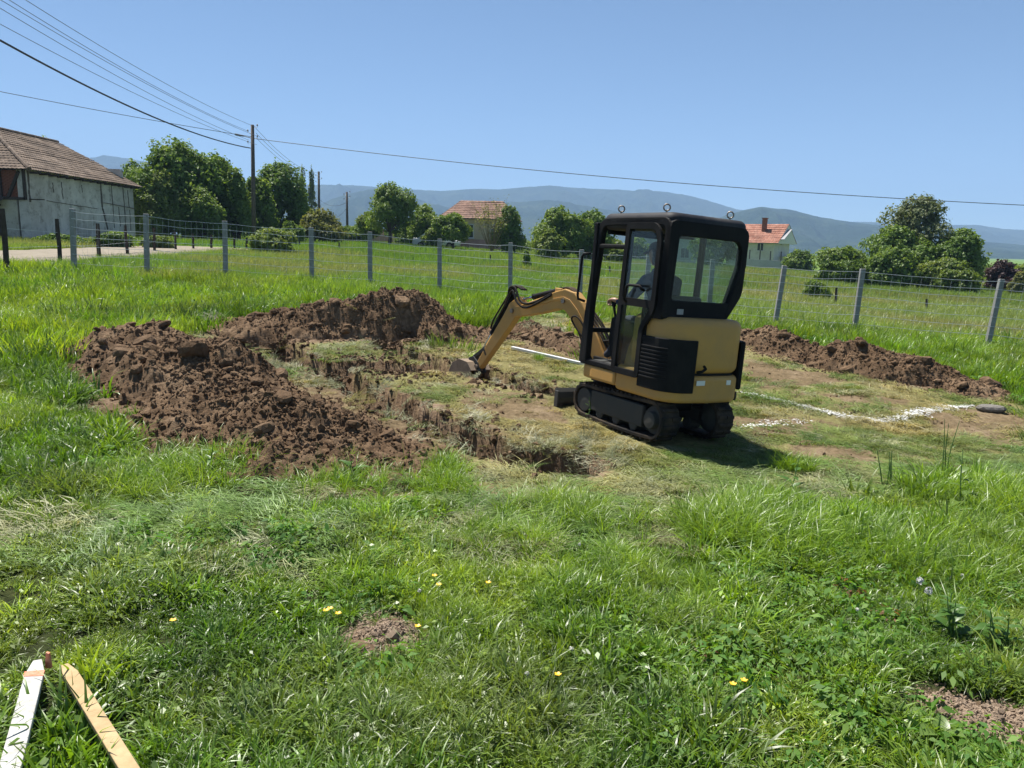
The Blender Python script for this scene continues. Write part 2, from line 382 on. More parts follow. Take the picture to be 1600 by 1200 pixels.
tag(strip('road', [(p[0], p[1]) for p in ROAD], 6.5, 5.0, GRAVEL, .05), 'pale gravel village road behind the fences', kind='structure')

# ------------------------------------------------------------------ mountains
def forestmat():
    m, t, b = mat('forested_slope'); co = N(t, 'ShaderNodeNewGeometry').outputs['Position']
    c = ramp(t, noise(t, .012, 8, .68, co), [(.3, (.010, .020, .010)), (.5, (.022, .038, .015)), (.66, (.05, .065, .028))])
    t.links.new(c, b.inputs['Base Color']); b.inputs['Roughness'].default_value = 1; b.inputs['Specular IOR Level'].default_value = 0
    bump(t, noise(t, .03, 6, .7, co), 1, 14, b); return m
FOREST = forestmat()
def mountain(px, D, depth, seed, label, rough=.12):
    xs = np.linspace(px[0][0], px[-1][0], 260); ys = np.interp(xs, [p[0] for p in px], [p[1] for p in px])
    ker = np.array([1, 2, 3, 2, 1])/9.; ys = np.convolve(np.pad(ys, 2, 'edge'), ker, 'valid')
    top = np.array([at(a, b, D) for a, b in zip(xs, ys)])
    rows = np.linspace(-1, .6, 70); V = []
    for v in rows:
        x = top[:, 0]*(1+v*depth/D*.8); y = D+v*depth; h = top[:, 2]-1
        prof = (1-abs(v)**1.15) if v < 0 else (1-v*1.5)
        g = fbm(x/depth*6+40, np.full_like(x, y/depth*4.), 5, seed)-.5; g2 = abs(fbm(x/depth*11, np.full_like(x, y/depth*3.), 4, seed+7)-.5)*2
        z = h*np.clip(prof+(g*.8-g2*.4)*(abs(v)**.7)*(1-abs(v))*2.2, -.05, 1.0)+(vn(x/depth*60, y/depth*60+x*0, seed)-.5)*h*.012
        V.append(np.stack([x, np.full_like(x, y), z-2], 1))
    me = npmesh('mountain', np.concatenate(V), gridfaces(70, 260), FOREST, True)
    tag(link('mountain', me), label, kind='structure')
mountain([(-200, 260), (60, 255), (140, 244), (175, 243), (230, 252), (330, 285), (440, 288), (500, 286), (560, 289), (640, 294), (700, 297), (740, 293), (780, 295), (820, 291), (860, 289), (900, 291), (960, 295), (1040, 298), (1100, 309), (1150, 326), (1220, 335), (1300, 345), (1390, 346), (1480, 350), (1530, 350), (1570, 357), (1640, 359), (1800, 375)], 3600, 900, 3, 'far hazy blue mountain ridge on the horizon')
mountain([(380, 380), (440, 345), (500, 318), (545, 300), (585, 292), (625, 298), (670, 316), (710, 325), (760, 318), (800, 314), (845, 312), (890, 316), (930, 322), (990, 333), (1060, 350), (1150, 385)], 2500, 700, 11, 'darker wooded foothills below the far ridge')
mountain([(1040, 392), (1090, 352), (1130, 336), (1165, 325), (1190, 321), (1230, 324), (1280, 337), (1330, 345), (1400, 353), (1470, 362), (1540, 376), (1640, 384), (1760, 392)], 2150, 700, 19, 'rounded wooded hill behind the red-roofed house')

def hazebox():
    m = bpy.data.materials.new('haze'); m.use_nodes = True; t = m.node_tree; t.nodes.clear()
    v = N(t, 'ShaderNodeVolumePrincipled'); v.inputs['Color'].default_value = (.43, .66, 1, 1); v.inputs['Density'].default_value = .00027
    v.inputs['Anisotropy'].default_value = .0
    o = N(t, 'ShaderNodeOutputMaterial'); t.links.new(v.outputs[0], o.inputs['Volume'])
    h = MB().box((0, 2200, 230), (9600, 5400, 480)).build('haze', m); tag(h, 'thin blue air between the meadow and the mountains', kind='stuff')
hazebox()

# ------------------------------------------------------------------ dirt piles
def clod_mesh(i, m, n=2):
    bm = bmesh.new(); bmesh.ops.create_icosphere(bm, subdivisions=n, radius=1); r = random.Random(i)
    o = Vector((r.random()*9, r.random()*9, r.random()*9)); sx = (1, r.uniform(.65, .95), r.uniform(.5, .8))
    for v in bm.verts:
        p = v.co*1.7+o; k = .72+.5*float(fbm(p.x+p.z*.7, p.y-p.z*.5, 3, 90+i))
        q = max(-.62, min(.66, v.co.z)); v.co = Vector((v.co.x*sx[0], v.co.y*sx[1], q*sx[2]))*k
    me = bpy.data.meshes.new('clod'); bm.to_mesh(me); bm.free(); me.materials.append(m); return me
CLOD = [clod_mesh(i, SOIL, 2) for i in range(7)]; DCLOD = [clod_mesh(40+i, DRY, 1) for i in range(7)]; CRUMB = [clod_mesh(20+i, SOIL, 1) for i in range(4)]
def crumbs(name, P, S, parent=None, m=None):
    """many small clods joined into one mesh"""
    V, Fc, o = [], [], 0
    base = []
    for me in CRUMB:
        co = np.zeros(len(me.vertices)*3); me.vertices.foreach_get('co', co); f = np.array([p.vertices[:] for p in me.polygons]); base.append((co.reshape(-1, 3), f))
    for p, s in zip(P, S):
        c, f = base[random.randrange(4)]; e = np.array(Euler((random.random()*6, random.random()*6, random.random()*6)).to_matrix())
        V.append(c@e.T*s+p); Fc.append(f+o); o += len(c)
    ob = link(name, npmesh(name, np.concatenate(V), np.concatenate(Fc), m or SOIL, False), parent); ob['kind'] = 'stuff'; return ob
def pile_h(k, x, y):
    W, hs = PILEW[k]; sp = PSP[k]; d, t = dist_poly(x, y, sp)
    q = min(1, W/.8); dd = d+(fbm(x*1.3/q, y*1.3/q, 4, 101)-.5)*.8*q
    h = np.interp(t, np.linspace(0, 1, len(hs)), hs); u = np.clip(1-dd/W, 0, 1)
    prof = np.sin(np.pi/2*np.clip(u*1.08, 0, 1))**1.25
    m = sm(0, .12, u)
    b = abs(fbm(x*2.4, y*2.4, 3, 111)-.5)*2; lum = abs(fbm(x*7.5, y*7.5, 3, 113)-.5)*3.2+abs(fbm(x*15, y*15, 2, 115)-.5)*1.6
    z = h*prof*(.45+1.1*fbm(x*1.25, y*1.25, 3, 107))+m*((b-.25)*.12*q*q+(lum-.6)*.055*(q if W > .25 else .35)+(fbm(x*26, y*26, 2, 117)-.5)*.035)
    return np.where(u > 0, z, 0)-.10*(1-sm(0, .10, u)), u
def make_pile(k, label, nclod, ncr, m=None):
    m = m or SOIL; tiny = k in 'ef'; sp = np.array(PSP[k]); W = PILEW[k][0]+(.3 if not tiny else .1); x0, x1 = sp[:, 0].min()-W, sp[:, 0].max()+W; y0, y1 = sp[:, 1].min()-W, sp[:, 1].max()+W
    st = .010 if tiny else (.022 if k != 'd' else .018); nx, ny = int((x1-x0)/st), int((y1-y0)/st); X, Y = np.meshgrid(np.linspace(x0, x1, nx), np.linspace(y0, y1, ny)); x, y = X.ravel(), Y.ravel()
    h, u = pile_h(k, x, y); z = surf(x, y)*0+gz(x, y)+relief(x, y)+h
    Fc = gridfaces(ny, nx); keep = (u[Fc] > 0).any(1); Fc = Fc[keep]; ids, inv = np.unique(Fc, return_inverse=True); Fc = inv.reshape(-1, 4)
    V = np.stack([x, y, z], 1)[ids]; c = V.mean(0); c[2] = gz(c[0], c[1])
    root = empty('dirt_pile', c); tag(root, label, 'dirt pile', 'heaps of dug soil')
    link('mound', npmesh('mound', V-c, Fc, m, True), root)
    i = 0
    while i < nclod:
        q = sp[random.randrange(len(sp)-1)]; q2 = sp[min(len(sp)-1, random.randrange(len(sp)))]; f = random.random()
        xx, yy = q[0]+(q2[0]-q[0])*f*.4+random.gauss(0, W*.42), q[1]+(q2[1]-q[1])*f*.4+random.gauss(0, W*.42)
        hh, uu = pile_h(k, np.array([xx]), np.array([yy]))
        if uu[0] <= .02: continue
        o = link('clod', (CLOD if not tiny else DCLOD)[i % 7], root); s = .03+.06*random.random()**2.5+(.08 if random.random() < .07 else 0); s *= .3 if tiny else 1; o.scale = (s,)*3
        o.location = Vector((xx-c[0], yy-c[1], float(gz(xx, yy)+relief(xx, yy)+hh[0])+s*.18-c[2])); o.rotation_euler = (random.uniform(-.5, .5), random.uniform(-.5, .5), random.random()*6.3); i += 1
    P, S = [], []
    for j in range(40):
        a = rng.integers(0, len(sp)-1, ncr//20); f = rng.random(ncr//20)[:, None]; q = sp[a, :2]*(1-f)+sp[a+1, :2]*f+rng.normal(0, W*.46, (ncr//20, 2))
        hh, uu = pile_h(k, q[:, 0], q[:, 1]); near = uu > -1
        zz = np.maximum(gz(q[:, 0], q[:, 1])+relief(q[:, 0], q[:, 1])+np.where(uu > 0, hh, 0), surf(q[:, 0], q[:, 1]))
        P.append(np.stack([q[:, 0], q[:, 1], zz], 1)); S.append((.010+.028*rng.random(len(q))**2.2)*(.4 if tiny else 1))
    P = np.concatenate(P)-c; S = np.concatenate(S); crumbs('crumbs', P, S, root, m)
make_pile('a', 'long brown dirt pile lying along the trench in the lawn', 150, 5200)
make_pile('b', 'tallest dirt pile with a rounded peak, nearest the fence', 100, 3000)
make_pile('c', 'low ragged dirt pile of stony clods behind the chalk line', 110, 2600)
make_pile('d', 'small heap of grassy clods beside the excavator boom', 24, 400)
make_pile('e', 'small dry molehill of crumbly soil in the foreground lawn', 14, 900, DRY)
make_pile('f', 'bare dry soil patch in the lower right weeds', 14, 900, DRY)
# loose soil along the trenches
def trench_soil():
    P, S = [], []
    for pts, hw, dp in TRENCH:
        p = np.array(pts)
        for j in range(1100):
            i = random.randrange(len(p)-1); f = random.random(); x = p[i, 0]+(p[i+1, 0]-p[i, 0])*f+random.gauss(0, hw*1.3); y = p[i, 1]+(p[i+1, 1]-p[i, 1])*f+random.gauss(0, hw*1.3)
            P.append((x, y, float(surf(x, y)))); S.append(.010+.055*random.random()**3)
    for b in BARE:
        q = G([(sum(a[0] for a in b)/len(b), sum(a[1] for a in b)/len(b))])[0]
        g = np.array(G(b)); sx, sy = g[:, 0].std()*.8, g[:, 1].std()*.8
        for j in range(90):
            x, y = random.gauss(q[0], sx), random.gauss(q[1], sy); P.append((x, y, float(surf(x, y)))); S.append((.005+.02*random.random()**2.5)*(1 if q[1] > 5 else .55))
    tag(crumbs('loose_soil', np.array(P), np.array(S)), 'loose crumbs of brown soil along the trenches', kind='stuff')
trench_soil()

# ------------------------------------------------------------------ mini excavator
EX, EY, TH = 1.41, 7.84, R_(29.3)
EM = Matrix.Translation((EX, EY, float(gz(EX, EY))+.01)) @ Matrix.Rotation(R_(3.3), 4, 'Y') @ Matrix.Rotation(R_(-1.2), 4, 'X') @ Matrix.Rotation(TH, 4, 'Z')
ex = empty('mini_excavator', mw=EM); tag(ex, 'yellow mini excavator with black cab digging a trench', 'excavator')
YZ = lambda a, b, h: (h, a, b)
XZ = lambda a, b, h: (a, h, b)
XY = lambda a, b, h: (a, b, h)
def arc(cx, cy, r, a0, a1, n=8): return [(cx+r*math.cos(R_(a0+(a1-a0)*i/n)), cy+r*math.sin(R_(a0+(a1-a0)*i/n))) for i in range(n+1)]
def rpoly(pts, r, n=5):
    out = []; k = len(pts)
    for i in range(k):
        p = Vector(pts[i]); a = Vector(pts[i-1]); b = Vector(pts[(i+1) % k]); rr = r[i] if hasattr(r, '__len__') else r
        u = (a-p); v = (b-p); rr = min(rr, u.length*.49, v.length*.49); u.normalize(); v.normalize()
        for j in range(n+1):
            t = j/n; q = (p+u*rr)*(1-t)**2+p*2*t*(1-t)+(p+v*rr)*t*t; out.append((q.x, q.y))
    return out
def polar(poly, c, n=96):
    out = []; k = len(poly)
    for i in range(n):
        a = 2*math.pi*i/n; d = (math.cos(a), math.sin(a)); best = 0
        for j in range(k):
            x1, y1 = poly[j][0]-c[0], poly[j][1]-c[1]; x2, y2 = poly[(j+1) % k][0]-c[0], poly[(j+1) % k][1]-c[1]
            ex_, ey_ = x2-x1, y2-y1; den = d[0]*ey_-d[1]*ex_
            if abs(den) < 1e-12: continue
            t = (x1*ey_-y1*ex_)/den; u = (x1*d[1]-y1*d[0])/den
            if t > 0 and -1e-6 <= u <= 1+1e-6: best = max(best, t)
        out.append((c[0]+d[0]*best, c[1]+d[1]*best))
    return out
def make_track(sx):
    xc = sx*.345; h0, h1 = xc-.105, xc+.105; rF, rR = .155, .17
    loop = arc(.56, .03+rF, rF, 90, -90, 12)+[(.3, .018), (0, .014), (-.3, .018)]+arc(-.56, .03+rR, rR, 270, 90, 12)+[(-.3, .362), (0, .35), (.3, .342)]
    b = MB().ribbon(loop, .035, YZ, h0, h1, True)
    # lugs round the belt
    L = []; P = [Vector(p) for p in loop]+[Vector(loop[0])]
    tot = 0; acc = [0]
    for i in range(len(P)-1): tot += (P[i+1]-P[i]).length; acc.append(tot)
    for q in range(46):
        s = tot*q/46; i = max(j for j in range(len(acc)) if acc[j] <= s); i = min(i, len(P)-2); d = (P[i+1]-P[i]).normalized(); p = P[i]+d*(s-acc[i]); nn = Vector((-d.y, d.x))*-1
        c = sum((Vector(l) for l in loop), Vector((0, 0)))/len(loop)
        if nn.dot(p-c) < 0: nn = -nn
        p = p+nn*.022; M3 = Matrix(((1, 0, 0), (0, d.x, nn.x), (0, d.y, nn.y)))
        for k in (-1, 1): b.box((xc+k*.052*(1 if q % 2 else .9), p.x, p.y), (.095, .036, .028), M3)
    t = b.build('track', RUBBER, ex, .006)
    MB().box((xc, 0, .20), (.10, .98, .14)).box((xc+sx*.06, .01, .205), (.05, .86, .215)).build('track_frame', GREYP, t, .015)
    MB().box((xc+sx*.073, .16, .24), (.006, .09, .05)).build('label_plate', simple('label_grey', (.35, .35, .33), .6), t)
    MB().lathe([(.02, -.09), (.125, -.085), (.13, -.05), (.13, .05), (.125, .085), (.05, .09), (.045, .10)], (xc, .56, .185), (1, 0, 0), 22).build('idler_wheel', GREYP, t, .004)
    MB().lathe([(.05, -.095), (.135, -.05), (.148, -.02), (.148, .02), (.135, .05), (.085, .06), (.08, .115), (.03, .12)] if sx > 0 else [(.03, -.12), (.08, -.115), (.085, -.06), (.135, -.05), (.148, -.02), (.148, .02), (.135, .05), (.05, .095)], (xc, -.56, .20), (1, 0, 0), 22).build('drive_sprocket', GREYP, t, .004)
    for y in (-.28, 0, .28): MB().lathe([(.05, -.08), (.062, -.07), (.05, -.03), (.05, .03), (.062, .07), (.05, .08)], (xc, y, .095), (1, 0, 0), 14).build('track_roller', GREYP, t)
for sx in (-1, 1): make_track(sx)
MB().box((0, 0, .30), (.58, .62, .16)).box((0, .36, .24), (.30, .3, .1)).lathe([(.27, .37), (.27, .44)], (0, 0, 0), (0, 0, 1), 28).build('undercarriage', BLACK, ex, .012)
# blade
bl = MB().ribbon([(1.02, .02), (.99, .07), (.98, .12), (1.0, .18), (1.03, .22)], .02, YZ, -.5, .5).build('dozer_blade', GREYP, ex, .004)
for sx in (-1, 1): MB().box((sx*.5, .985, .11), (.02, .07, .18)).build('blade_end_plate', GREYP, bl, .004)
for sx in (-1, 1): MB().bar((sx*.2, .3, .24), (sx*.2, 1.02, .18), .07, .09).build('blade_arm', GREYP, bl, .008)
MB().tube([(0, .34, .34), (0, .98, .24)], .035, 12).build('blade_cylinder', BLACK, bl)
# upper body
PLAN = [(-.485, .0), (-.485, -.52)]+arc(-.25, -.58, .235, 180, 262, 7)+[(0, -.835)]+arc(.25, -.58, .235, 278, 360, 7)+[(.485, -.52), (.485, .0)]
cw_ = MB().prism(PLAN, XY, .40, .66).build('counterweight', YELLOW, ex, .045, False, 4)
skirt = [(-.485, .002), (-.485, .40), (-.46, .58), (-.38, .66), (.38, .66), (.46, .58), (.485, .40), (.485, .002)]
MB().prism(skirt, XY, .43, .575).build('platform_skirt', YELLOW, ex, .03, False, 3)
MB().prism([(p[0]*.975, p[1]*.985) for p in PLAN if p[1] < -.1]+[(.47, -.16), (-.47, -.16)][0:2], XY, .672, 1.185).build('engine_hood', YELLOW, ex, .075, True, 5)
MB().prism([(p[0]*.94, p[1]*.95) for p in PLAN if p[1] < -.05], XY, .655, .68).build('hood_gap', BLACK, ex)
def wrap(sel, z0, z1, off, name, m, parent=None, th=.02, bevel=.008):
    P = [Vector(p) for p in sel]; O = []
    for i, p in enumerate(P):
        d = (P[min(i+1, len(P)-1)]-P[max(i-1, 0)]).normalized(); nn = Vector((d.y, -d.x))
        if nn.dot(p-Vector((0, -.3))) < 0: nn = -nn
        O.append((p+nn*off))
    return MB().ribbon([(p.x, p.y) for p in O], th, XY, z0, z1).build(name, m, parent or ex, bevel)
left = [(-.485, -.37), (-.485, -.45), (-.485, -.52)]+arc(-.25, -.58, .235, 180, 255, 7)+[(-.20, -.815)]
sv = wrap(left, .50, .99, .008, 'side_vent', BLACK)
for i in range(9): wrap([(-.485, -.40), (-.485, -.46), (-.485, -.52)]+arc(-.25, -.58, .235, 180, 215, 4), .60+i*.036, .615+i*.036, .022, 'slat', BLACK, sv, .016, .003)
right = arc(.25, -.58, .235, 312, 352, 5)+[(.485, -.50)]
wrap(right, .52, .99, .022, 'corner_bumper', BLACK, None, .05, .018)
for x, wd in ((-.13, .11), (.245, .06)):
    y = -.838 if x < 0 else -.812
    MB().box((x, y-.004, .60), (wd, .006, .045), Matrix.Rotation(.09 if x < 0 else .12, 3, 'Z')).build('reflector', WHITE, cw_)
MB().tube([(-.19, -.84, .70), (-.17, -.885, .715), (-.13, -.885, .74), (-.11, -.84, .755)], .014, 8).build('hood_latch', BLACK, ex)
MB().tube([(.44, -.69, .45), (.46, -.72, .45)], .045, 14).build('tie_down_eye', BLACK, cw_)
# cab
cab = empty('cab'); cab.parent = ex
ROOFZ = 2.12
def side(x0, x1, nm, left):
    b = MB()
    b.ribbon([(.60, .58), (.585, .95), (.50, 1.88)]+arc(.37, 1.93, .11, 10, 80, 5)+[(.2, 2.045), (-.45, 2.045)]+arc(-.49, 1.96, .085, 90, 180, 5)+[(-.575, 1.7), (-.575, 1.22)], [.10]*3+[.085]*14+[.10]*2, YZ, x0, x1)
    b.ribbon([(.62, .60), (-.38, .60)], .06, YZ, x0, x1)
    if left: b.ribbon([(.02, .60), (.0, 2.02)], .05, YZ, x0, x1).ribbon([(.50, 1.80), (.01, 1.80)], .045, YZ, x0, x1)
    else: b.ribbon([(.0, .60), (-.02, 2.02)], .05, YZ, x0, x1).ribbon([(.60, 1.12), (-.57, 1.22)], .06, YZ, x0, x1)
    b.ribbon([(-.36, .58), (-.36, 1.2), (-.60, 1.2)] if left else [(-.2, .58), (-.2, 1.2), (-.60, 1.2)], .09, YZ, x0, x1)
    if not left: b.v = [(x-min(.15, max(0, (1.47-z)*.58)), y, z) if y < -.1 else (x, y, z) for x, y, z in b.v]
    return b.build(nm, BLACK, cab, .014, False, 3)
side(-.49, -.425, 'side_frame', True); side(.425, .49, 'side_frame', False)
roof = MB().prism(rpoly([(-.49, -.615), (.49, -.615), (.49, .47), (-.49, .47)], .12), XY, 1.965, ROOFZ+.01).build('cab_roof', ROOFB, ex, .07, True, 6)
for p in ((-.40, .27), (-.40, -.42), (.30, -.52)):
    MB().tube([(p[0], p[1], ROOFZ-.01), (p[0], p[1], ROOFZ+.03)], .008, 8)\
        .torus((p[0], p[1], ROOFZ+.055), .030, .007, (.63, .77, 0)).build('lifting_eye', STEEL, roof)
outer = rpoly([(-.49, 1.165), (.31, 1.165), (.485, 1.42), (.49, 2.06), (-.49, 2.06)], [.02, .04, .07, .10, .06]); inner = rpoly([(-.395, 1.335), (.34, 1.335), (.415, 1.44), (.41, 1.86), (.36, 1.925), (-.375, 1.925)], [.03, .04, .05, .04, .04, .03])
c0 = (0, 1.62); rear = MB().ring(polar(outer, c0), polar(inner, c0), XZ, -.62, -.565).build('rear_frame', BLACK, cab, .01, False, 3)
MB().prism(polar(inner, c0), XZ, -.594, -.590).build('rear_window', GLASS, cab)
MB().box((-.28, -.6225, 1.235), (.075, .004, .05)).build('warning_label', simple('label_grey2', (.33, .33, .31), .6), cab)
MB().ribbon([(-.47, .60), (-.47, 1.0), (-.47, 2.0), (.47, 2.0), (.47, 1.0), (.47, .60)], .07, XZ, .50, .56).build('front_frame', BLACK, cab, .01)
MB().box((0, .57, .93), (.9, .045, .05)).build('front_rail', BLACK, cab, .01)
MB().prism([(.06, .64), (.56, .64), (.55, 1.1), (.05, 1.1)], YZ, .455, .459).build('side_window', GLASS, cab)
MB().prism([(-.03, 1.2), (.50, 1.15), (.47, 1.98), (-.03, 1.98)], YZ, .455, .459).build('side_window', GLASS, cab)
MB().prism([(-.53, 1.26), (-.03, 1.24), (-.03, 1.98), (-.53, 1.98)], YZ, .455, .459).build('side_window', GLASS, cab)
# roof headliner opening beams
MB().box((0, .1, 1.96), (.84, .06, .04)).box((0, .42, 1.95), (.84, .05, .05)).build('roof_beam', BLACK, cab, .008)
# door on the near side
dout = rpoly([(.01, .60), (-.02, 2.0), (-.43, 2.0), (-.50, 1.9), (-.50, 1.24), (-.36, 1.05), (-.36, .60)], [.02, .03, .12, .06, .05, .05, .02])
up = rpoly([(-.03, 1.32), (-.045, 1.95), (-.40, 1.95), (-.46, 1.86), (-.46, 1.32)], [.03, .03, .10, .06, .03]); lo = rpoly([(-.03, .66), (-.03, 1.24), (-.44, 1.24), (-.32, 1.03), (-.32, .66)], .03)
door = empty('door'); door.parent = ex
b = MB(); b.ribbon(dout, .06, YZ, -.515, -.485, True); b.ribbon([(.0, 1.28), (-.49, 1.28)], .075, YZ, -.5145, -.4855); b.build('door_frame', BLACK, door, .01, False, 3)
MB().prism(up, YZ, -.502, -.498).build('upper_pane', GLASS, door); MB().prism(lo, YZ, -.502, -.498).build('lower_pane', GLASS, door)
MB().tube([(-.515, -.36, 1.40), (-.555, -.36, 1.42), (-.56, -.34, 1.44), (-.56, -.17, 1.44), (-.555, -.14, 1.42), (-.54, -.10, 1.30), (-.515, -.10, 1.28)], .014, 10).build('door_handle', BLACK, door, 0, True)
MB().tube([(-.49, .60, 1.72), (-.535, .66, 1.71), (-.54, .68, 1.68), (-.54, .70, 1.28), (-.535, .69, 1.24), (-.49, .63, 1.22)], .014, 10).build('grab_rail', BLACK, ex, 0, True)
# inside the cab
MB().box((0, .2, .595), (.86, .8, .03)).build('floor_plate', GREYP, ex)
seat = MB().prism(rpoly([(-.34, .80), (.20, .82), (.24, .95), (-.22, .93), (-.32, .96)], .03), YZ, -.22, .22).build('seat', simple('seat_vinyl', (.02, .02, .022), .7), ex, .03, True, 3)
MB().prism(rpoly([(-.20, .91), (-.30, 1.38), (-.38, 1.36), (-.30, .88)], .04), YZ, -.21, .21).build('seat_back', simple('seat_vinyl2', (.02, .02, .022), .7), seat, .03, True, 3)
for sx in (-1, 1):
    cn = MB().prism(rpoly([(-.30, .62), (.20, .62), (.30, .86), (.28, 1.10), (-.20, 1.06)], .04), YZ, sx*.33-.055, sx*.33+.055).build('console', BLACK, ex, .012)
    MB().tube([(sx*.33, .27, 1.06), (sx*.33, .33, 1.2)], .013, 8).lathe([(.012, 0), (.024, .02), (.026, .07), (.018, .10)], (sx*.33, .325, 1.19), (0, .25, 1), 12).build('joystick', BLACK, cn)
MB().prism(rpoly([(-.30, .60), (-.03, .60), (-.08, .82), (-.20, 1.08), (-.29, 1.08)], .03), YZ, -.42, -.36).build('seat_side_panel', YELLOW, ex, .008)
MB().lathe([(.05, 0), (.05, .015)], (-.435, -.22, .93), (1, 0, 0), 18).build('cup_ring', BLACK, ex)
for x in (-.1, .1): MB().tube([(x, .44, .6), (x, .42, .9)], .012, 8).lathe([(.02, 0), (.026, .03), (.015, .06)], (x, .42, .9), (0, 0, 1), 10).build('travel_lever', BLACK, ex)
# boom, swung a little to the near side
SW = R_(12.6)
def BMp(s, z, h): return (h*math.cos(SW)-s*math.sin(SW), .72+h*math.sin(SW)+s*math.cos(SW), z)
MB().lathe([(.10, .26), (.13, .30), (.13, .50), (.10, .54)], BMp(0, 0, 0), (0, 0, 1), 18).box((0, .66, .40), (.34, .26, .18)).box(BMp(.08, .47, -.085), (.03, .26, .28)).box(BMp(.08, .47, .085), (.03, .26, .28)).build('swing_bracket', BLACK, ex, .01)
bz = [(.06, .50), (.24, .73), (.42, .94), (.55, 1.085), (.65, 1.165), (.75, 1.19), (.88, 1.165), (1.12, 1.085), (1.40, 1.005), (1.62, .95)]
boom = MB().ribbon(bz, [.15, .20, .23, .25, .25, .235, .21, .185, .155, .11], BMp, -.065, .065).build('boom', YELLOW, ex, .012)
MB().ribbon([(.30, .83), (.52, 1.08), (.65, 1.18), (.75, 1.205), (.92, 1.17), (1.3, 1.05)], .028, BMp, -.076, -.066).build('boom_rib', YELLOW, boom, .003)
MB().box(BMp(.86, 1.27, 0), (.10, .14, .08)).build('cylinder_bracket', YELLOW, boom, .008)
stk = MB().ribbon([(1.50, 1.12), (1.62, 1.0), (1.74, .83), (2.0, .49), (2.24, .17)], [.11, .20, .18, .14, .09], BMp, -.05, .05).build('dipper_arm', YELLOW, ex, .01)
for s, z in ((1.62, .97), (2.24, .17), (.75, 1.17)): MB().tube([BMp(s, z, -.085), BMp(s, z, .085)], .028, 12).build('pivot_pin', STEEL, boom if s < 2 else stk)
def cyl(name, p0, p1, f, r, h=0, parent=None):
    a = Vector(BMp(*p0, h)); b = Vector(BMp(*p1, h)); c = a.lerp(b, f)
    o = MB().tube([a, c], r, 14).tube([c, c.lerp(b, .02)], r*1.12, 14).build(name, BLACK, parent or ex, .004)
    MB().tube([c, b], r*.5, 10).build('piston_rod', CHROME, o); return o
# hoses
def hose(pts, r=.012, parent=None): return MB().tube(pts, r, 8).build('hydraulic_hose', RUBBER, parent or ex, 0, True)
def spl(P, n=6):
    P = [Vector(p) for p in P]; P = [P[0]]+P+[P[-1]]; out = []
    for i in range(1, len(P)-2):
        for j in range(n):
            t = j/n; a, b_, c, d = P[i-1:i+3]
            out.append(.5*((2*b_)+(-a+c)*t+(2*a-5*b_+4*c-d)*t*t+(-a+3*b_-3*c+d)*t**3))
    return out+[P[-2]]
for k, h in enumerate((-.03, 0, .03, .05)):
    hose(spl([BMp(.0, .66, h), BMp(.22, .90+.02*k, h), BMp(.48, 1.16, h), BMp(.70, 1.32, h), BMp(.88, 1.29, h*1.2)]), .011)
    hose(spl([(h*2-.05, .45, .66), (h*2-.04, .58, .82+.02*k), BMp(.02, .80-.02*k, h*1.4), BMp(.12, .78, h)]), .012)
hose(spl([BMp(.95, 1.24, -.07), BMp(1.25, 1.10, -.09), BMp(1.44, 1.10, -.1), BMp(1.58, 1.26, -.09), BMp(1.70, 1.24, -.07), BMp(1.72, 1.12, -.06)]), .014)
hose(spl([BMp(.95, 1.22, -.075), BMp(1.32, 1.04, -.1), BMp(1.50, 1.09, -.11), BMp(1.62, 1.22, -.09), BMp(1.78, 1.02, -.06), BMp(1.9, .84, -.055)]), .014)
hose(spl([BMp(.40, .80, -.08), BMp(.55, .97, -.11), BMp(.48, 1.02, -.12), BMp(.38, .93, -.1), BMp(.30, .75, -.08)]), .011)
cyl('boom_cylinder', (.20, .42), (.66, 1.10), .78, .042)
cyl('arm_cylinder', (.86, 1.29), (1.52, 1.12), .70, .034)
cyl('bucket_cylinder', (1.67, 1.17), (2.23, .36), .66, .040)
for k, h in enumerate((-.035, .0, .035)): hose(spl([BMp(1.50, 1.24, h), BMp(1.66, 1.27, h), BMp(1.80, 1.08, h*1.2), BMp(1.98, .83-.03*k, h*1.3), BMp(2.04, .70, h)]), .012)
MB().bar(BMp(2.14, .43, 0), BMp(2.08, .34, 0), .10, .045).bar(BMp(2.14, .43, 0), BMp(2.36, .28, 0), .07, .045).build('bucket_linkage', GREYP, ex, .006)
# bucket, curled open
bk = MB(); prof = [(2.22, .12), (2.32, .22), (2.48, .235), (2.62, .17), (2.68, .06), (2.64, -.06), (2.56, -.13)]
bk.ribbon(prof, .018, BMp, -.17, .17)
for h in (-.17, .16): bk.prism(prof+[(2.36, -.10), (2.26, .0)], BMp, h, h+.012)
bucket = bk.build('bucket', simple('muddy_steel', (.30, .225, .155), .75, .15, .5, 9, .3, .3, (.16, .12, .085)), ex, .004)
for h in (-.045, .045): MB().prism([(2.16, .10), (2.22, .22), (2.34, .30), (2.44, .26), (2.34, .18), (2.28, .06)], BMp, h-.01, h+.01).build('bucket_ear', GREYP, bucket, .003)
for i in range(4):
    h = -.13+i*.087; MB().prism([(2.58, -.10), (2.55, -.14), (2.48, -.22), (2.55, -.16)], BMp, h-.02, h+.02).build('tooth', STEEL, bucket, .003)

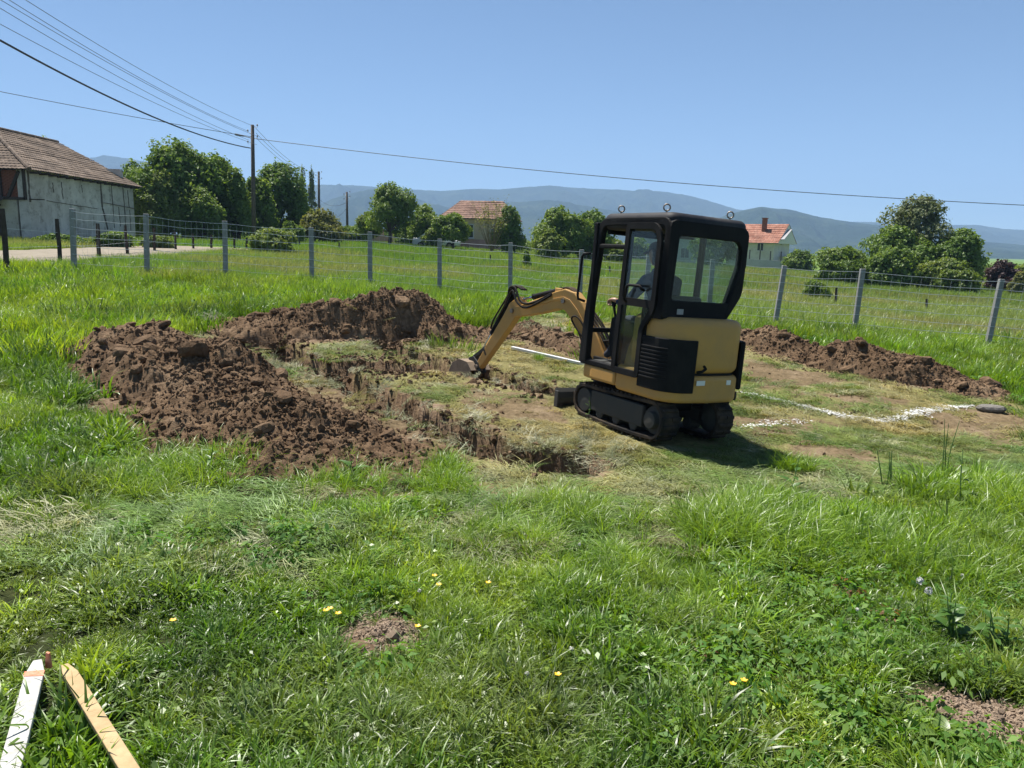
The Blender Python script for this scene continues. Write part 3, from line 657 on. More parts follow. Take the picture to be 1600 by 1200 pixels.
# ------------------------------------------------------------------ the operator
def skinned(name, pts, edges, m, parent, lv=2):
    me = bpy.data.meshes.new(name); me.from_pydata([p[:3] for p in pts], edges, []); me.materials.append(m); o = link(name, me, parent)
    md = o.modifiers.new('skin', 'SKIN'); md.use_smooth_shade = True
    for i, p in enumerate(pts): me.skin_vertices[0].data[i].radius = (p[3], p[4] if len(p) > 4 else p[3]); me.skin_vertices[0].data[i].use_root = (i == 0)
    s = o.modifiers.new('sub', 'SUBSURF'); s.levels = lv; s.render_levels = lv; return o
person = empty('person', mw=EM @ Matrix.Translation((-.05, .12, .0))); tag(person, 'person in dark cap and navy shirt driving the excavator', 'person')
SKIN = simple('skin', (.42, .24, .16), .5, 0, .15, 20); NAVY = simple('navy_cloth', (.035, .05, .095), .9, 0, .35, 30, .2, .2); JEAN = simple('trousers', (.03, .035, .05), .9, 0, .3, 30); CAPM = simple('cap_cloth', (.02, .022, .025), .9, 0, .3, 30)
bodyP = [(0, -.24, 1.06, .16, .12), (0, -.22, 1.22, .155, .115), (0, -.19, 1.38, .175, .115), (0, -.15, 1.50, .15, .095), (0, -.12, 1.57, .06, .06), (0, -.095, 1.64, .052, .055),
         (-.19, -.15, 1.49, .075, .07), (-.27, -.04, 1.30, .052, .052), (-.28, .10, 1.245, .042, .042), (-.28, .17, 1.255, .034, .03),
         (.19, -.15, 1.49, .075, .07), (.30, -.04, 1.30, .052, .052), (.37, .10, 1.245, .042, .042), (.38, .17, 1.255, .034, .03),
         (-.10, -.20, 1.04, .09, .09), (-.13, .20, 1.06, .07, .07), (-.13, .36, .72, .05, .05), (-.13, .48, .65, .04, .035),
         (.10, -.20, 1.04, .09, .09), (.13, .20, 1.06, .07, .07), (.13, .36, .72, .05, .05), (.13, .48, .65, .04, .035)]
E_ = [(0, 1), (1, 2), (2, 3), (3, 4), (4, 5), (3, 6), (6, 7), (7, 8), (8, 9), (3, 10), (10, 11), (11, 12), (12, 13), (0, 14), (14, 15), (15, 16), (16, 17), (0, 18), (18, 19), (19, 20), (20, 21)]
skinned('body', bodyP, E_, NAVY, person)
skinned('trousers', [(p[0], p[1], p[2], p[3]*1.06, (p[4])*1.06) for p in [bodyP[0]]+bodyP[14:22]], [(0, 1), (1, 2), (2, 3), (3, 4), (0, 5), (5, 6), (6, 7), (7, 8)], JEAN, person)
for sx in (-1, 1):
    hp = [(sx*.33, .15, 1.19, .034, .028), (sx*.33, .20, 1.20, .036, .026), (sx*.33, .24, 1.20, .034, .022)]; he = [(0, 1), (1, 2)]
    for j, (dx, ln) in enumerate(((-.026, .055), (-.009, .065), (.009, .062), (.026, .048))):
        k = len(hp); x = sx*.33+dx; hp += [(x, .255, 1.195, .0095), (x, .255+ln*.5, 1.18, .009), (x, .25+ln*.45, 1.145, .0085), (x, .235+ln*.2, 1.135, .008)]; he += [(2, k), (k, k+1), (k+1, k+2), (k+2, k+3)]
    k = len(hp); hp += [(sx*.295, .20, 1.185, .012), (sx*.285, .235, 1.165, .010), (sx*.297, .25, 1.145, .009)]; he += [(1, k), (k, k+1), (k+1, k+2)]
    hp = [(q[0]+.05, q[1]+.005, q[2]+.07, *q[3:]) for q in hp]
    skinned('hand', hp, he, SKIN, person, 1)
def head():
    bm = bmesh.new(); bmesh.ops.create_uvsphere(bm, u_segments=40, v_segments=32, radius=1)
    for v in bm.verts:
        x, y, z = v.co; f = max(0, y)
        X = x*.076*(1-.22*max(0, -z)**1.5); Y = y*.098; Z = z*.118
        if z < -.35: Y += .012*f*(-z-.35)*2; X *= 1-.12*(-z-.35)
        nose = math.exp(-(x/.16)**2-((z+.12)/.22)**2)*f; Y += .024*nose*(1 if z < .1 else .6)
        brow = math.exp(-((z-.22)/.09)**2)*f*max(0, 1-abs(x)*1.1); Y += .005*brow
        eye = math.exp(-((abs(x)-.36)/.16)**2-((z-.06)/.11)**2)*f; Y -= .009*eye
        mouth = math.exp(-(x/.35)**2-((z+.50)/.035)**2)*f; Y -= .005*mouth
        lips = math.exp(-(x/.3)**2-((z+.50)/.10)**2)*f; Y += .006*lips
        chin = math.exp(-(x/.35)**2-((z+.82)/.16)**2)*f; Y += .016*chin
        if y < 0: Z *= 1.0; Y *= 1.05
        v.co = Vector((X, Y, Z))
    me = bpy.data.meshes.new('head'); bm.to_mesh(me); bm.free(); me.materials.append(SKIN)
    for p in me.polygons: p.use_smooth = True
    h = link('head', me, person); h.location = (0, -.06, 1.755); h.rotation_euler = (R_(-8), 0, R_(6))
    for sx in (-1, 1):
        MB().lathe([(.004, -.006), (.024, -.004), (.028, .002), (.02, .006), (.006, .003)], (sx*.077, -.012, -.005), (sx*1, -.35, 0), 12).build('ear', SKIN, h, 0, True)
        MB().lathe([(.001, -.004), (.009, -.002), (.009, .003), (.001, .006)], (sx*.028, .083, .008), (0, 1, 0), 10).build('eye', simple('eye', (.05, .04, .035), .3), h, 0, True)
    MB().lathe([(.078, -.03), (.082, .0), (.080, .05), (.062, .062), (.02, .066)], (0, -.03, .0), (0, -.1, .7), 20)
    c = MB(); V = []
    n = 28
    for i in range(7):
        a = i/6*math.pi/2; 
        for j in range(n):
            t = 2*math.pi*j/n; V.append((.086*math.cos(t)*math.cos(a)**.6, .108*math.sin(t)*math.cos(a)**.6-.004, .045+.085*math.sin(a)))
    c.add(V, [(i*n+j, i*n+(j+1) % n, (i+1)*n+(j+1) % n, (i+1)*n+j) for i in range(6) for j in range(n)])
    c.build('cap', CAPM, h, 0, True)
    br = MB(); V = []
    for k, (rr, dz) in enumerate(((.0, 0), (.5, -.004), (1, -.018))):
        for j in range(13):
            t = R_(20+140*j/12); V.append((.084*math.cos(t)*(1+.05*rr), .095*math.sin(t)+.10*rr*math.sin(t)**1.3, .052+dz-.01*rr*abs(math.cos(t))))
    br.add(V, [(k*13+j, k*13+j+1, (k+1)*13+j+1, (k+1)*13+j) for k in range(2) for j in range(12)])
    o = br.build('cap_peak', CAPM, h, 0, True); s = o.modifiers.new('solid', 'SOLIDIFY'); s.thickness = .009
    MB().lathe([(.079, -.10), (.083, -.06), (.084, .0), (.082, .055)], (0, -.03, 0.0), (0, 0, 1), 24).build('hair', simple('hair', (.03, .022, .018), .8), h, 0, True).scale = (1.0, .86, 1)
head()

# ------------------------------------------------------------------ trees and shrubs
BARK = simple('bark', (.11, .085, .06), .95, 0, .5, 12, .6, .1, None, .03)
LM = {'dark': leafmat('leaf_dark', [(.07, .135, .02), (.12, .20, .03), (.19, .28, .055)], .5, .4),
      'mid': leafmat('leaf_mid', [(.085, .15, .022), (.135, .215, .035), (.21, .29, .06)], .5, .45),
      'light': leafmat('leaf_light', [(.10, .155, .025), (.15, .215, .04), (.21, .265, .065)], .5, .45),
      'yellow': leafmat('leaf_yellow', [(.11, .13, .03), (.16, .18, .045), (.21, .21, .07)], .5, .45),
      'grey': leafmat('leaf_grey', [(.10, .135, .05), (.15, .185, .075), (.20, .23, .11)], .5, .4),
      'purple': leafmat('leaf_purple', [(.035, .018, .022), (.06, .032, .034), (.09, .05, .045)], .5, .35)}
def leaves(P, Nn, size, flat=.5, asp=.62):
    n = len(P); d = Nn+rng.normal(0, flat, (n, 3)); d /= np.linalg.norm(d, axis=1)[:, None]
    a = np.cross(d, rng.normal(0, 1, (n, 3))); a /= np.linalg.norm(a, axis=1)[:, None]+1e-9; b = np.cross(d, a)
    s = size*(.6+.8*rng.random(n))[:, None]
    v0 = P-a*s; v1 = P+b*s*asp+d*s*.18; v2 = P+a*s; v3 = P-b*s*asp+d*s*.18
    V = np.stack([v0, v1, v2, v3], 1).reshape(-1, 3); i = np.arange(n)[:, None]*4
    return V, np.concatenate([i+[0, 1, 2], i+[0, 2, 3]], 0).astype(np.int32)
def crown_mesh(lobes, nleaf, size, m, gap=.35, seed=0):
    L = np.array(lobes); wgt = (L[:, 3]*L[:, 4]*L[:, 5])**(2/3); wgt /= wgt.sum(); k = rng.choice(len(L), nleaf, p=wgt)
    d = rng.normal(0, 1, (nleaf, 3)); d /= np.linalg.norm(d, axis=1)[:, None]; d[:, 2] = np.where(rng.random(nleaf) < .35, abs(d[:, 2]), d[:, 2])
    # twigs: bunch the leaves together
    tw = fbm(d[:, 0]*3.2+k*3.1+seed, d[:, 1]*3.2+d[:, 2]*2.9+k*1.7, 2, 201); keep = tw > gap*.85+rng.random(nleaf)*.2
    r = np.clip(1-abs(rng.normal(0, .22, nleaf))+(tw-.5)*1.25+(rng.random(nleaf) < .06)*.18, .12, 1.55)
    P = L[k, :3]+d*r[:, None]*L[k, 3:6]; P = P[keep]; d = d[keep]; nn = d*.8+np.array([0, 0, .45])
    V, Fc = leaves(P, nn, size, .55); lr = np.clip(fbm(P[:, 0]*1.1+seed, P[:, 2]*1.1+P[:, 1], 3, 211)*1.3-.15+rng.normal(0, .16, len(P)), 0, 1)
    return npmesh('crown', V, Fc, m, False, {'lr': ('FLOAT', np.repeat(lr, 4).astype(np.float32))})
def tree(px, top, base, hw, D, kind, label, group=None, n=9000, size=.13, name='tree', trunk=.22, nl=14, gap=.35, shape=1.0, cat=None, bz=None):
    """px centre column, top row, visible base row, half width in px at distance D"""
    sc = D/F; b = at(px, base, D); gzb = float(gz(b[0], b[1])); ztop = at(px, top, D)[2]; H = ztop-gzb; Wd = hw*sc
    root = empty(name, (b[0], b[1], gzb)); tag(root, label, cat or name.split('_')[-1], group); r = random.Random(int(px*7+top))
    low = trunk*H; lob = []; bzone = H-low
    for i in range(nl):
        a = r.random()*6.28; f = (i+.5)/nl; z = low+bzone*(.12+.74*f); env = math.sin(math.pi*min(1, (.22+.78*f)**shape))**.6 if shape else 1
        rr = Wd*env*(.25+.5*math.sqrt(r.random())); s = Wd*r.uniform(.20, .44)
        lob.append((rr*math.cos(a), rr*math.sin(a)*.8, z, s, s, min(s, bzone*.26)*r.uniform(.8, 1.1)))
    lob.append((0, 0, low+bzone*.45, Wd*.62, Wd*.55, bzone*.36)); lob.append((r.uniform(-.2, .2)*Wd, 0, H-bzone*.16, Wd*.34, Wd*.34, bzone*.16))
    mz = max(q[2]+q[5]*1.12 for q in lob); mx = max(abs(q[0])+q[3]*1.02 for q in lob); kz = H/mz; kx = Wd/mx; lob = [(q[0]*kx, q[1]*kx, q[2]*kz, q[3]*kx, q[4]*kx, q[5]*kz) for q in lob]
    link('crown', crown_mesh(lob, int(n*1.45), size*.78, LM[kind], gap, px), root)
    t = MB(); r0 = max(.05, .028*H); t.tube([(0, 0, -.2), (.02*H, 0, low*.6), (0, .02*H, low+bzone*.3), (-.03*H, 0, low+bzone*.7)], [r0*1.25, r0, r0*.65, r0*.2], 8)
    for q in lob[:8]: t.tube([(0, 0, low*.8+bzone*.08), (q[0]*.45, q[1]*.45, (low+q[2])/2), q[:3]], [r0*.5, r0*.35, r0*.12], 6)
    t.build('trunk', BARK, root, 0, True); return root
GT = 'trees behind the meadow'; SH = 'shrubs behind the meadow'
tree(285, 216, 372, 84, 56, 'dark', 'large dark bushy tree beside the old barn', GT, 34000, .15, nl=24, trunk=.08, gap=.3)
tree(255, 268, 374, 42, 53.5, 'light', 'lighter leafy tree against the end of the barn', GT, 12000, .13, nl=14, trunk=.08)
tree(345, 240, 374, 40, 58, 'dark', 'dark tree filling the gap left of the lamp pole', GT, 13000, .14, nl=14, trunk=.06)
tree(437, 254, 376, 52, 64, 'dark', 'dark rounded tree just right of the lamp pole', GT, 18000, .15, nl=18, trunk=.07)
tree(405, 275, 380, 34, 60, 'mid', 'mid-green tree standing behind the lamp pole', GT, 9000, .14, nl=12, trunk=.08)
tree(215, 252, 374, 34, 57, 'mid', 'mid-green tree touching the barn roof end', GT, 9000, .13, trunk=.05)
tree(318, 292, 376, 40, 54, 'mid', 'bushy lower growth at the foot of the large dark tree', GT, 11000, .12, trunk=.03)
tree(372, 262, 378, 30, 57, 'mid', 'tree whose crown touches the lamp pole from the left', GT, 8000, .13, trunk=.04)
tree(470, 290, 380, 28, 66, 'mid', 'lower tree at the right end of the dark row', GT, 8000, .14, trunk=.04)
tree(545, 352, 390, 30, 74, 'mid', 'low bushy tree behind the shortest pole', GT, 5500, .14, trunk=.04)
tree(640, 345, 392, 26, 76, 'mid', 'low bushy tree between lone tree and parked car', GT, 5000, .14, trunk=.06)
for x, t_, h in ((474, 258, 9), (489, 263, 8)): tree(x, t_, 372, h, 120, 'grey', 'slender grey-green poplar, %s of the far pair' % ('left' if x < 480 else 'right'), 'far poplars', 3200, .17, nl=12, trunk=.1, gap=.42, shape=.5, name='poplar_tree', cat='tree')
tree(425, 357, 396, 38, 36, 'light', 'bright green shrub mound behind the wire fence', SH, 9000, .09, nl=14, trunk=.0, name='shrub')
tree(503, 328, 388, 40, 62, 'yellow', 'yellow-green bushy tree below the second dark pole', GT, 9000, .14, trunk=.1)
tree(455, 345, 388, 20, 58, 'mid', 'small green shrub between lamp pole and yellow-green tree', SH, 4000, .12, trunk=.05, name='shrub')
tree(608, 287, 392, 42, 69, 'mid', 'tall ragged tree standing alone before the salmon wall', GT, 12000, .14, nl=15, trunk=.22, gap=.42)
tree(575, 330, 390, 22, 72, 'light', 'pale low tree on the lone tree\'s left', GT, 4500, .13, trunk=.12)
tree(665, 320, 392, 30, 72, 'mid', 'mid-green tree left of the pink house', GT, 8000, .14, trunk=.15)
tree(675, 355, 392, 17, 67, 'light', 'small bright yellow-green tree above the parked car', GT, 3500, .12, trunk=.18)
tree(707, 333, 397, 31, 66, 'mid', 'round orchard tree hiding the pink house corner', GT, 7000, .13, trunk=.26)
tree(796, 320, 398, 28, 66, 'dark', 'narrow dark tree right of the pink house', GT, 8000, .13, nl=14, trunk=.05)
tree(870, 322, 406, 50, 62, 'mid', 'broad green tree left of the excavator cab', GT, 17000, .14, nl=18, trunk=.06)
tree(925, 328, 408, 38, 64, 'dark', 'dark tree partly behind the excavator cab', GT, 13000, .14, nl=14, trunk=.04)
tree(858, 358, 405, 24, 57, 'light', 'small pale shrub before the broad green tree', SH, 5500, .12, trunk=.05, name='shrub')
tree(822, 391, 420, 8, 40, 'mid', 'small lone sapling out in the meadow', None, 900, .08, nl=7, trunk=.1, name='sapling', cat='sapling')
tree(963, 385, 410, 16, 62, 'light', 'pale shrub seen through the open cab side', SH, 3000, .12, trunk=.05, name='shrub')
tree(1115, 352, 420, 36, 75, 'mid', 'tree seen through the rear cab window', GT, 9000, .15, trunk=.06)
tree(1245, 390, 424, 26, 85, 'mid', 'round green bush right of the red-roofed house', SH, 6000, .15, trunk=.02, name='shrub')
GB = 'bushes at the right meadow edge'
tree(1312, 385, 447, 46, 52, 'mid', 'leftmost bush of the big thicket at the meadow edge', GB, 14000, .12, nl=16, trunk=.0, name='bush')
tree(1388, 388, 450, 44, 50, 'mid', 'middle bush of the big thicket at the meadow edge', GB, 13000, .12, nl=16, trunk=.0, name='bush')
tree(1478, 402, 455, 50, 49, 'light', 'paler low bush at the foot of the tall tree', GB, 13000, .12, nl=16, trunk=.0, name='bush')
tree(1430, 305, 446, 54, 56, 'grey', 'tall pale-topped tree rising out of the thicket', GT, 15000, .13, nl=17, trunk=.18, gap=.44)
tree(1400, 352, 450, 50, 55, 'dark', 'dark dense tree on the tall tree\'s left side', GB, 15000, .13, nl=16, trunk=.05)
tree(1490, 358, 452, 48, 54, 'dark', 'dark dense tree on the tall tree\'s right side', GB, 15000, .13, nl=16, trunk=.05)
tree(1565, 406, 458, 24, 55, 'purple', 'dark purple-leaved tree by the right picture edge', None, 5000, .13, trunk=.1)
tree(1612, 405, 462, 30, 58, 'light', 'light green tree cut by the right picture edge', None, 6000, .13, trunk=.06)
tree(1592, 425, 465, 16, 50, 'yellow', 'yellowish bush below the purple tree', SH, 3000, .11, trunk=.02, name='bush')
tree(1272, 438, 466, 26, 30, 'mid', 'low weedy shrub in the meadow behind the right fence', SH, 3500, .06, trunk=.0, name='shrub')
tree(75, 214, 300, 12, 58, 'mid', 'small treetop showing above the barn ridge', GT, 1600, .13, trunk=.3)
tree(180, 362, 392, 34, 37, 'mid', 'weedy green bush at the foot of the barn wall', SH, 5000, .09, trunk=.0, name='bush')
tree(95, 366, 394, 40, 36, 'dark', 'low dark bush along the barn wall', SH, 5000, .09, trunk=.0, name='bush')
tree(250, 368, 392, 26, 38, 'light', 'light weedy bush between barn and wire fence', SH, 3500, .09, trunk=.0, name='bush')
def bare_tree():
    b = at(768, 396, 65); root = empty('bare_shrub', (b[0], b[1], float(gz(b[0], b[1])))); tag(root, 'thin many-stemmed yellowish shrub before the pink house', 'shrub'); r = random.Random(5)
    t = MB(); tips = []
    for i in range(26):
        a = r.random()*6.28; sp = r.uniform(.3, 1.6); h = r.uniform(2.4, 4.1); p = [(0, 0, -.1), (.12*math.cos(a), .12*math.sin(a), .4), (sp*.5*math.cos(a), sp*.5*math.sin(a), h*.5), (sp*math.cos(a+.2), sp*math.sin(a+.2), h)]
        t.tube(p, [.04, .032, .022, .006], 5)
        for k in range(4):
            f = r.uniform(.4, 1); q = Vector(p[2]).lerp(Vector(p[3]), f); e = q+Vector((r.gauss(0, .3), r.gauss(0, .3), r.uniform(.2, .6))); t.tube([q, e], [.012, .004], 4); tips += [tuple(e), tuple(q)]
    t.build('stems', simple('pale_bark', (.22, .17, .09), .9), root)
    P = np.repeat(np.array(tips), 5, 0); P = P+rng.normal(0, .16, P.shape); V, Fc = leaves(P, np.tile([0, 0, 1.], (len(P), 1)), .06, .8)
    link('crown', npmesh('crown', V, Fc, LM['yellow'], False, {'lr': ('FLOAT', np.repeat(rng.random(len(P)), 4).astype(np.float32))}), root)
bare_tree()
for bx_, bl_ in ((1535, 'left'), (1580, 'middle'), (1625, 'right')): tree(bx_, 412, 442, 34, 80, 'mid', 'far low bush behind the purple tree, %s of three' % bl_, SH, 4000, .15, nl=9, trunk=.0, name='bush')
for i in range(20):
    hx = 310+i*36+random.uniform(-8, 8); hh = random.uniform(346, 366)+(hx-455)*.03
    tree(hx, hh, 392+(hx-455)*.02, 30, 92, 'mid' if i % 3 else 'light', 'low bush in the far hedge row behind the orchard', 'far hedge row bushes', 3200, .17, nl=9, trunk=.0, name='hedge_bush', cat='bush')

# ------------------------------------------------------------------ the old barn
def tilecourse(mb, e0, e1, r0, r1, rows, wave=.21, amp=.028, lap=.035):
    """stepped courses of curved tiles between an eave e0-e1 and a ridge r0-r1"""
    e0, e1, r0, r1 = map(Vector, (e0, e1, r0, r1)); nrm = (e1-e0).cross((r0+r1)/2-(e0+e1)/2).normalized()
    if nrm.z < 0: nrm = -nrm
    L = (e1-e0).length; ud = (e1-e0).normalized()
    for i in range(rows):
        a0 = e0.lerp(r0, i/rows); a1 = e1.lerp(r1, i/rows); b0 = e0.lerp(r0, (i+1.12)/rows) if i < rows-1 else r0; b1 = e1.lerp(r1, (i+1.12)/rows) if i < rows-1 else r1
        n = max(3, int((a1-a0).length/wave*4)); V = []
        jit = random.uniform(-.008, .008)
        for j in range(n+1):
            f = j/n; p = a0.lerp(a1, f); q = b0.lerp(b1, f); u = (p-e0).dot(ud); wv = amp*abs(math.sin(math.pi*u/wave)); jj = .012*math.sin(u*.9+i)+random.uniform(-.004, .004)
            uq = (q-e0).dot(ud); wq = amp*abs(math.sin(math.pi*uq/wave)); V += [p+nrm*(wv+lap+jj+jit-.025), p+nrm*(wv+lap+jj+jit), q+nrm*(wq*.9+.004)]
        mb.add(V, [(3*j+k, 3*j+3+k, 3*j+4+k, 3*j+1+k) for j in range(n) for k in (0, 1)])
def tilemat(name, a, b, c):
    m, t, bs = mat(name); co = N(t, 'ShaderNodeTexCoord').outputs['Object']
    v = N(t, 'ShaderNodeTexVoronoi'); v.inputs['Scale'].default_value = 4; t.links.new(co, v.inputs['Vector'])
    c1 = ramp(t, v.outputs['Color'], [(.1, a), (.5, b), (.9, c)]); c2 = ramp(t, noise(t, .9, 6, .65, co), [(.3, (.55, .55, .55)), (.65, (1.1, 1.1, 1.1))])
    t.links.new(mixc(t, 1.0, c1, c2, 'MULTIPLY'), bs.inputs['Base Color']); bs.inputs['Roughness'].default_value = .9; bs.inputs['Specular IOR Level'].default_value = .2; return m
OLDTILE = tilemat('old_tile', (.085, .062, .045), (.13, .095, .07), (.20, .155, .12)); REDTILE = tilemat('red_tile', (.28, .12, .08), (.35, .165, .115), (.41, .215, .155)); PINKTILE = tilemat('pink_tile', (.17, .10, .075), (.22, .135, .10), (.28, .18, .14)); TANTILE = tilemat('tan_tile', (.30, .19, .11), (.38, .26, .16), (.45, .32, .21))
def plaster(name, a, b, dirt, sc=.8):
    m, t, bs = mat(name); co = N(t, 'ShaderNodeTexCoord').outputs['Object']
    c = ramp(t, noise(t, sc, 7, .68, co), [(.3, a), (.62, b)]); f = ramp(t, noise(t, sc*3.2, 7, .75, co), [(.50, (0, 0, 0)), (.66, (.85,)*3)])
    t.links.new(mixc(t, f, c, dirt), bs.inputs['Base Color']); bs.inputs['Roughness'].default_value = .95; bs.inputs['Specular IOR Level'].default_value = .1
    bump(t, noise(t, 9, 6, .7, co), .5, .03, bs); return m
PLAST = plaster('barn_plaster', (.38, .34, .29), (.62, .57, .51), (.22, .19, .155), .55); PLAST2 = plaster('barn_plaster_yard', (.36, .32, .26), (.50, .46, .38), (.20, .16, .12))
DKWOOD = simple('dark_wood', (.075, .058, .045), .9, 0, .45, 9, .4, .15, None, .02); CRACK = simple('exposed_mud', (.15, .125, .10), .95, 0, .4, 6, .5, .1)
BRICKM = simple('barn_brick', (.27, .105, .065), .92, 0, .45, 5, .2, .1)
def barn():
    x1, x0, y0, y1, ze, zr = -24.6, -33.7, 40., 51., 5.0, 7.55; z0 = .9; xr = (x0+x1)/2
    B = empty('barn', (x1, y0, z0)); tag(B, 'old plastered barn with brown tiled roof at far left', 'barn'); o = Vector((x1, y0, z0))
    def T(mb, name, m, parent=B, **k):
        mb.v = [tuple(Vector(p)-o) for p in mb.v]; return mb.build(name, m, parent, **k)
    T(MB().box((x1-.25, (y0+y1)/2, (z0+ze)/2), (.5, y1-y0, ze-z0)), 'long_wall', PLAST)
    T(MB().box(((x0+x1)/2-.3, y0+.252, (z0+3.55)/2), (x1-x0-.604, .5, 3.55-z0)), 'yard_wall', PLAST2)
    T(MB().box(((x0+x1)/2-.3, y0+.32, (3.55+ze)/2), (x1-x0-.604, .36, ze-3.55)), 'brick_backing', CRACK)
    T(MB().box((xr, y1-.2, (z0+6)/2), (x1-x0-1.1, .3, 6-z0)), 'back_wall', PLAST)
    # brick infill of the front gable
    bw = bpy.data.meshes.new('brick'); bm = bmesh.new(); bmesh.ops.create_cube(bm, size=1); bmesh.ops.scale(bm, vec=(.235, .10, .065), verts=bm.verts); bm.to_mesh(bw); bm.free(); bw.materials.append(BRICKM)
    gw = T(MB().box((-25.3, y0+.12, 3.53), (2.8, .16, .05)), 'brick_panel', DKWOOD)
    for r in range(18):
        for c in range(9):
            xx = -27.1+c*.25+(.125 if r % 2 else 0)
            if xx > -25.0: continue
            b = link('brick', bw, gw); b.location = Vector((xx, y0+.10+random.uniform(-.008, .008), 3.62+r*.076))-o
    for (a, b) in (((-25.95, 3.55), (-25.95, 4.98)), ((-24.95, 4.9), (-25.6, 3.6)), ((-24.72, 3.5), (-24.72, 5.0)), ((-27.3, 3.55), (-24.7, 3.55))):
        T(MB().bar((a[0], y0-.03, a[1]), (b[0], y0-.03, b[1]), .13, .13, (0, 1, 0)), 'timber', DKWOOD)
    # timbers and cracks in the long wall
    for (ya, za, yb, zb, w_) in ((47.05, ze-.05, 47.1, 3.3, .16), (47.1, 3.4, 47.55, 2.2, .2), (48.3, ze-.05, 48.35, 2.3, .09), (49.7, ze-.05, 49.75, 2.1, .09), (50.3, 4.7, 50.35, 3.6, .07), (47.2, 3.75, 51.0, 3.6, .12), (43.0, 4.6, 43.05, 3.7, .06), (42.2, 4.5, 42.22, 4.0, .05), (45.0, 4.6, 45.02, 4.2, .04), (40.1, 4.95, 40.12, 3.4, .14), (49.0, 3.6, 49.1, 2.4, .07), (50.4, 3.5, 50.4, 2.2, .06), (41.5, 3.55, 46.5, 3.35, .04)):
        P = [Vector((x1+.004, ya+(yb-ya)*i/8+random.uniform(-.03, .03), za+(zb-za)*i/8+random.uniform(-.02, .02))) for i in range(9)]; mb = MB()
        for i in range(8): mb.bar(P[i], P[i+1], .03, w_*random.uniform(.6, 1.1), (1, 0, 0) if abs(zb-za) < .5 else (0, 1, 0))
        T(mb, 'exposed_lath', CRACK)
    # door opening and porch roof on the yard side
    T(MB().box((-26.9, y0-.01, 2.0), (.95, .06, 2.6)), 'door', DKWOOD); T(MB().box((-26.2, y0-.03, 2.35), (.16, .1, 3.0)), 'door_post', DKWOOD)
    pr = MB(); tilecourse(pr, (-28.2, y0-.9, 3.25), (-25.55, y0-.9, 3.25), (-28.2, y0, 3.62), (-25.75, y0, 3.62), 4); T(pr, 'porch_roof', OLDTILE, fix=False)
    T(MB().box((-26.9, y0-.7, 3.2), (2.6, .1, .1)), 'porch_beam', DKWOOD)
    ov = .42; rf = MB(); yh = 44.4
    E = lambda x, y: (x, y, ze-.06)
    tilecourse(rf, E(x1+ov, y0-ov), E(x1+ov, y1+ov), (xr, yh, zr), (xr, y1+.1, zr), 17)
    tilecourse(rf, E(x0-ov, y0-ov), E(x1+ov, y0-ov), (xr, yh, zr), (xr+.01, yh, zr), 17)
    tilecourse(rf, E(x0-ov, y1+ov), E(x0-ov, y0-ov), (xr, y1+.1, zr), (xr, yh, zr), 17)
    rt = T(rf, 'roof', OLDTILE, fix=False); rt['kind'] = 'stuff'
    T(MB().add([E(x1+ov-.02, y0-ov), E(x1+ov-.02, y1+ov-.05), (xr, y1+.05, zr-.06), (xr, yh, zr-.06), E(x0-ov, y0-ov), E(x0-ov, y1+ov-.05)], [(0, 1, 2, 3), (0, 3, 4), (3, 2, 5, 4), (1, 5, 2)]), 'roof_deck', DKWOOD)
    def ridge(a, b, nm):
        a, b = Vector(a), Vector(b); L = (b-a).length; d = (b-a).normalized(); n = int(L/.36)
        for i in range(n):
            p = a+d*(i*.36); q = p+d*.40; T(MB().tube([p+Vector((0, 0, .03)), q+Vector((0, 0, .055))], [.12, .10], 8), nm, OLDTILE, rt)
    ridge((xr, yh, zr), (xr, y1+.1, zr), 'ridge_tile'); ridge(E(x1+ov, y0-ov), (xr, yh, zr), 'hip_tile')
    for i in range(14): T(MB().box((x1+.2, y0+.3+i*.8, ze-.14), (.7, .09, .11)), 'rafter_end', DKWOOD)
barn()

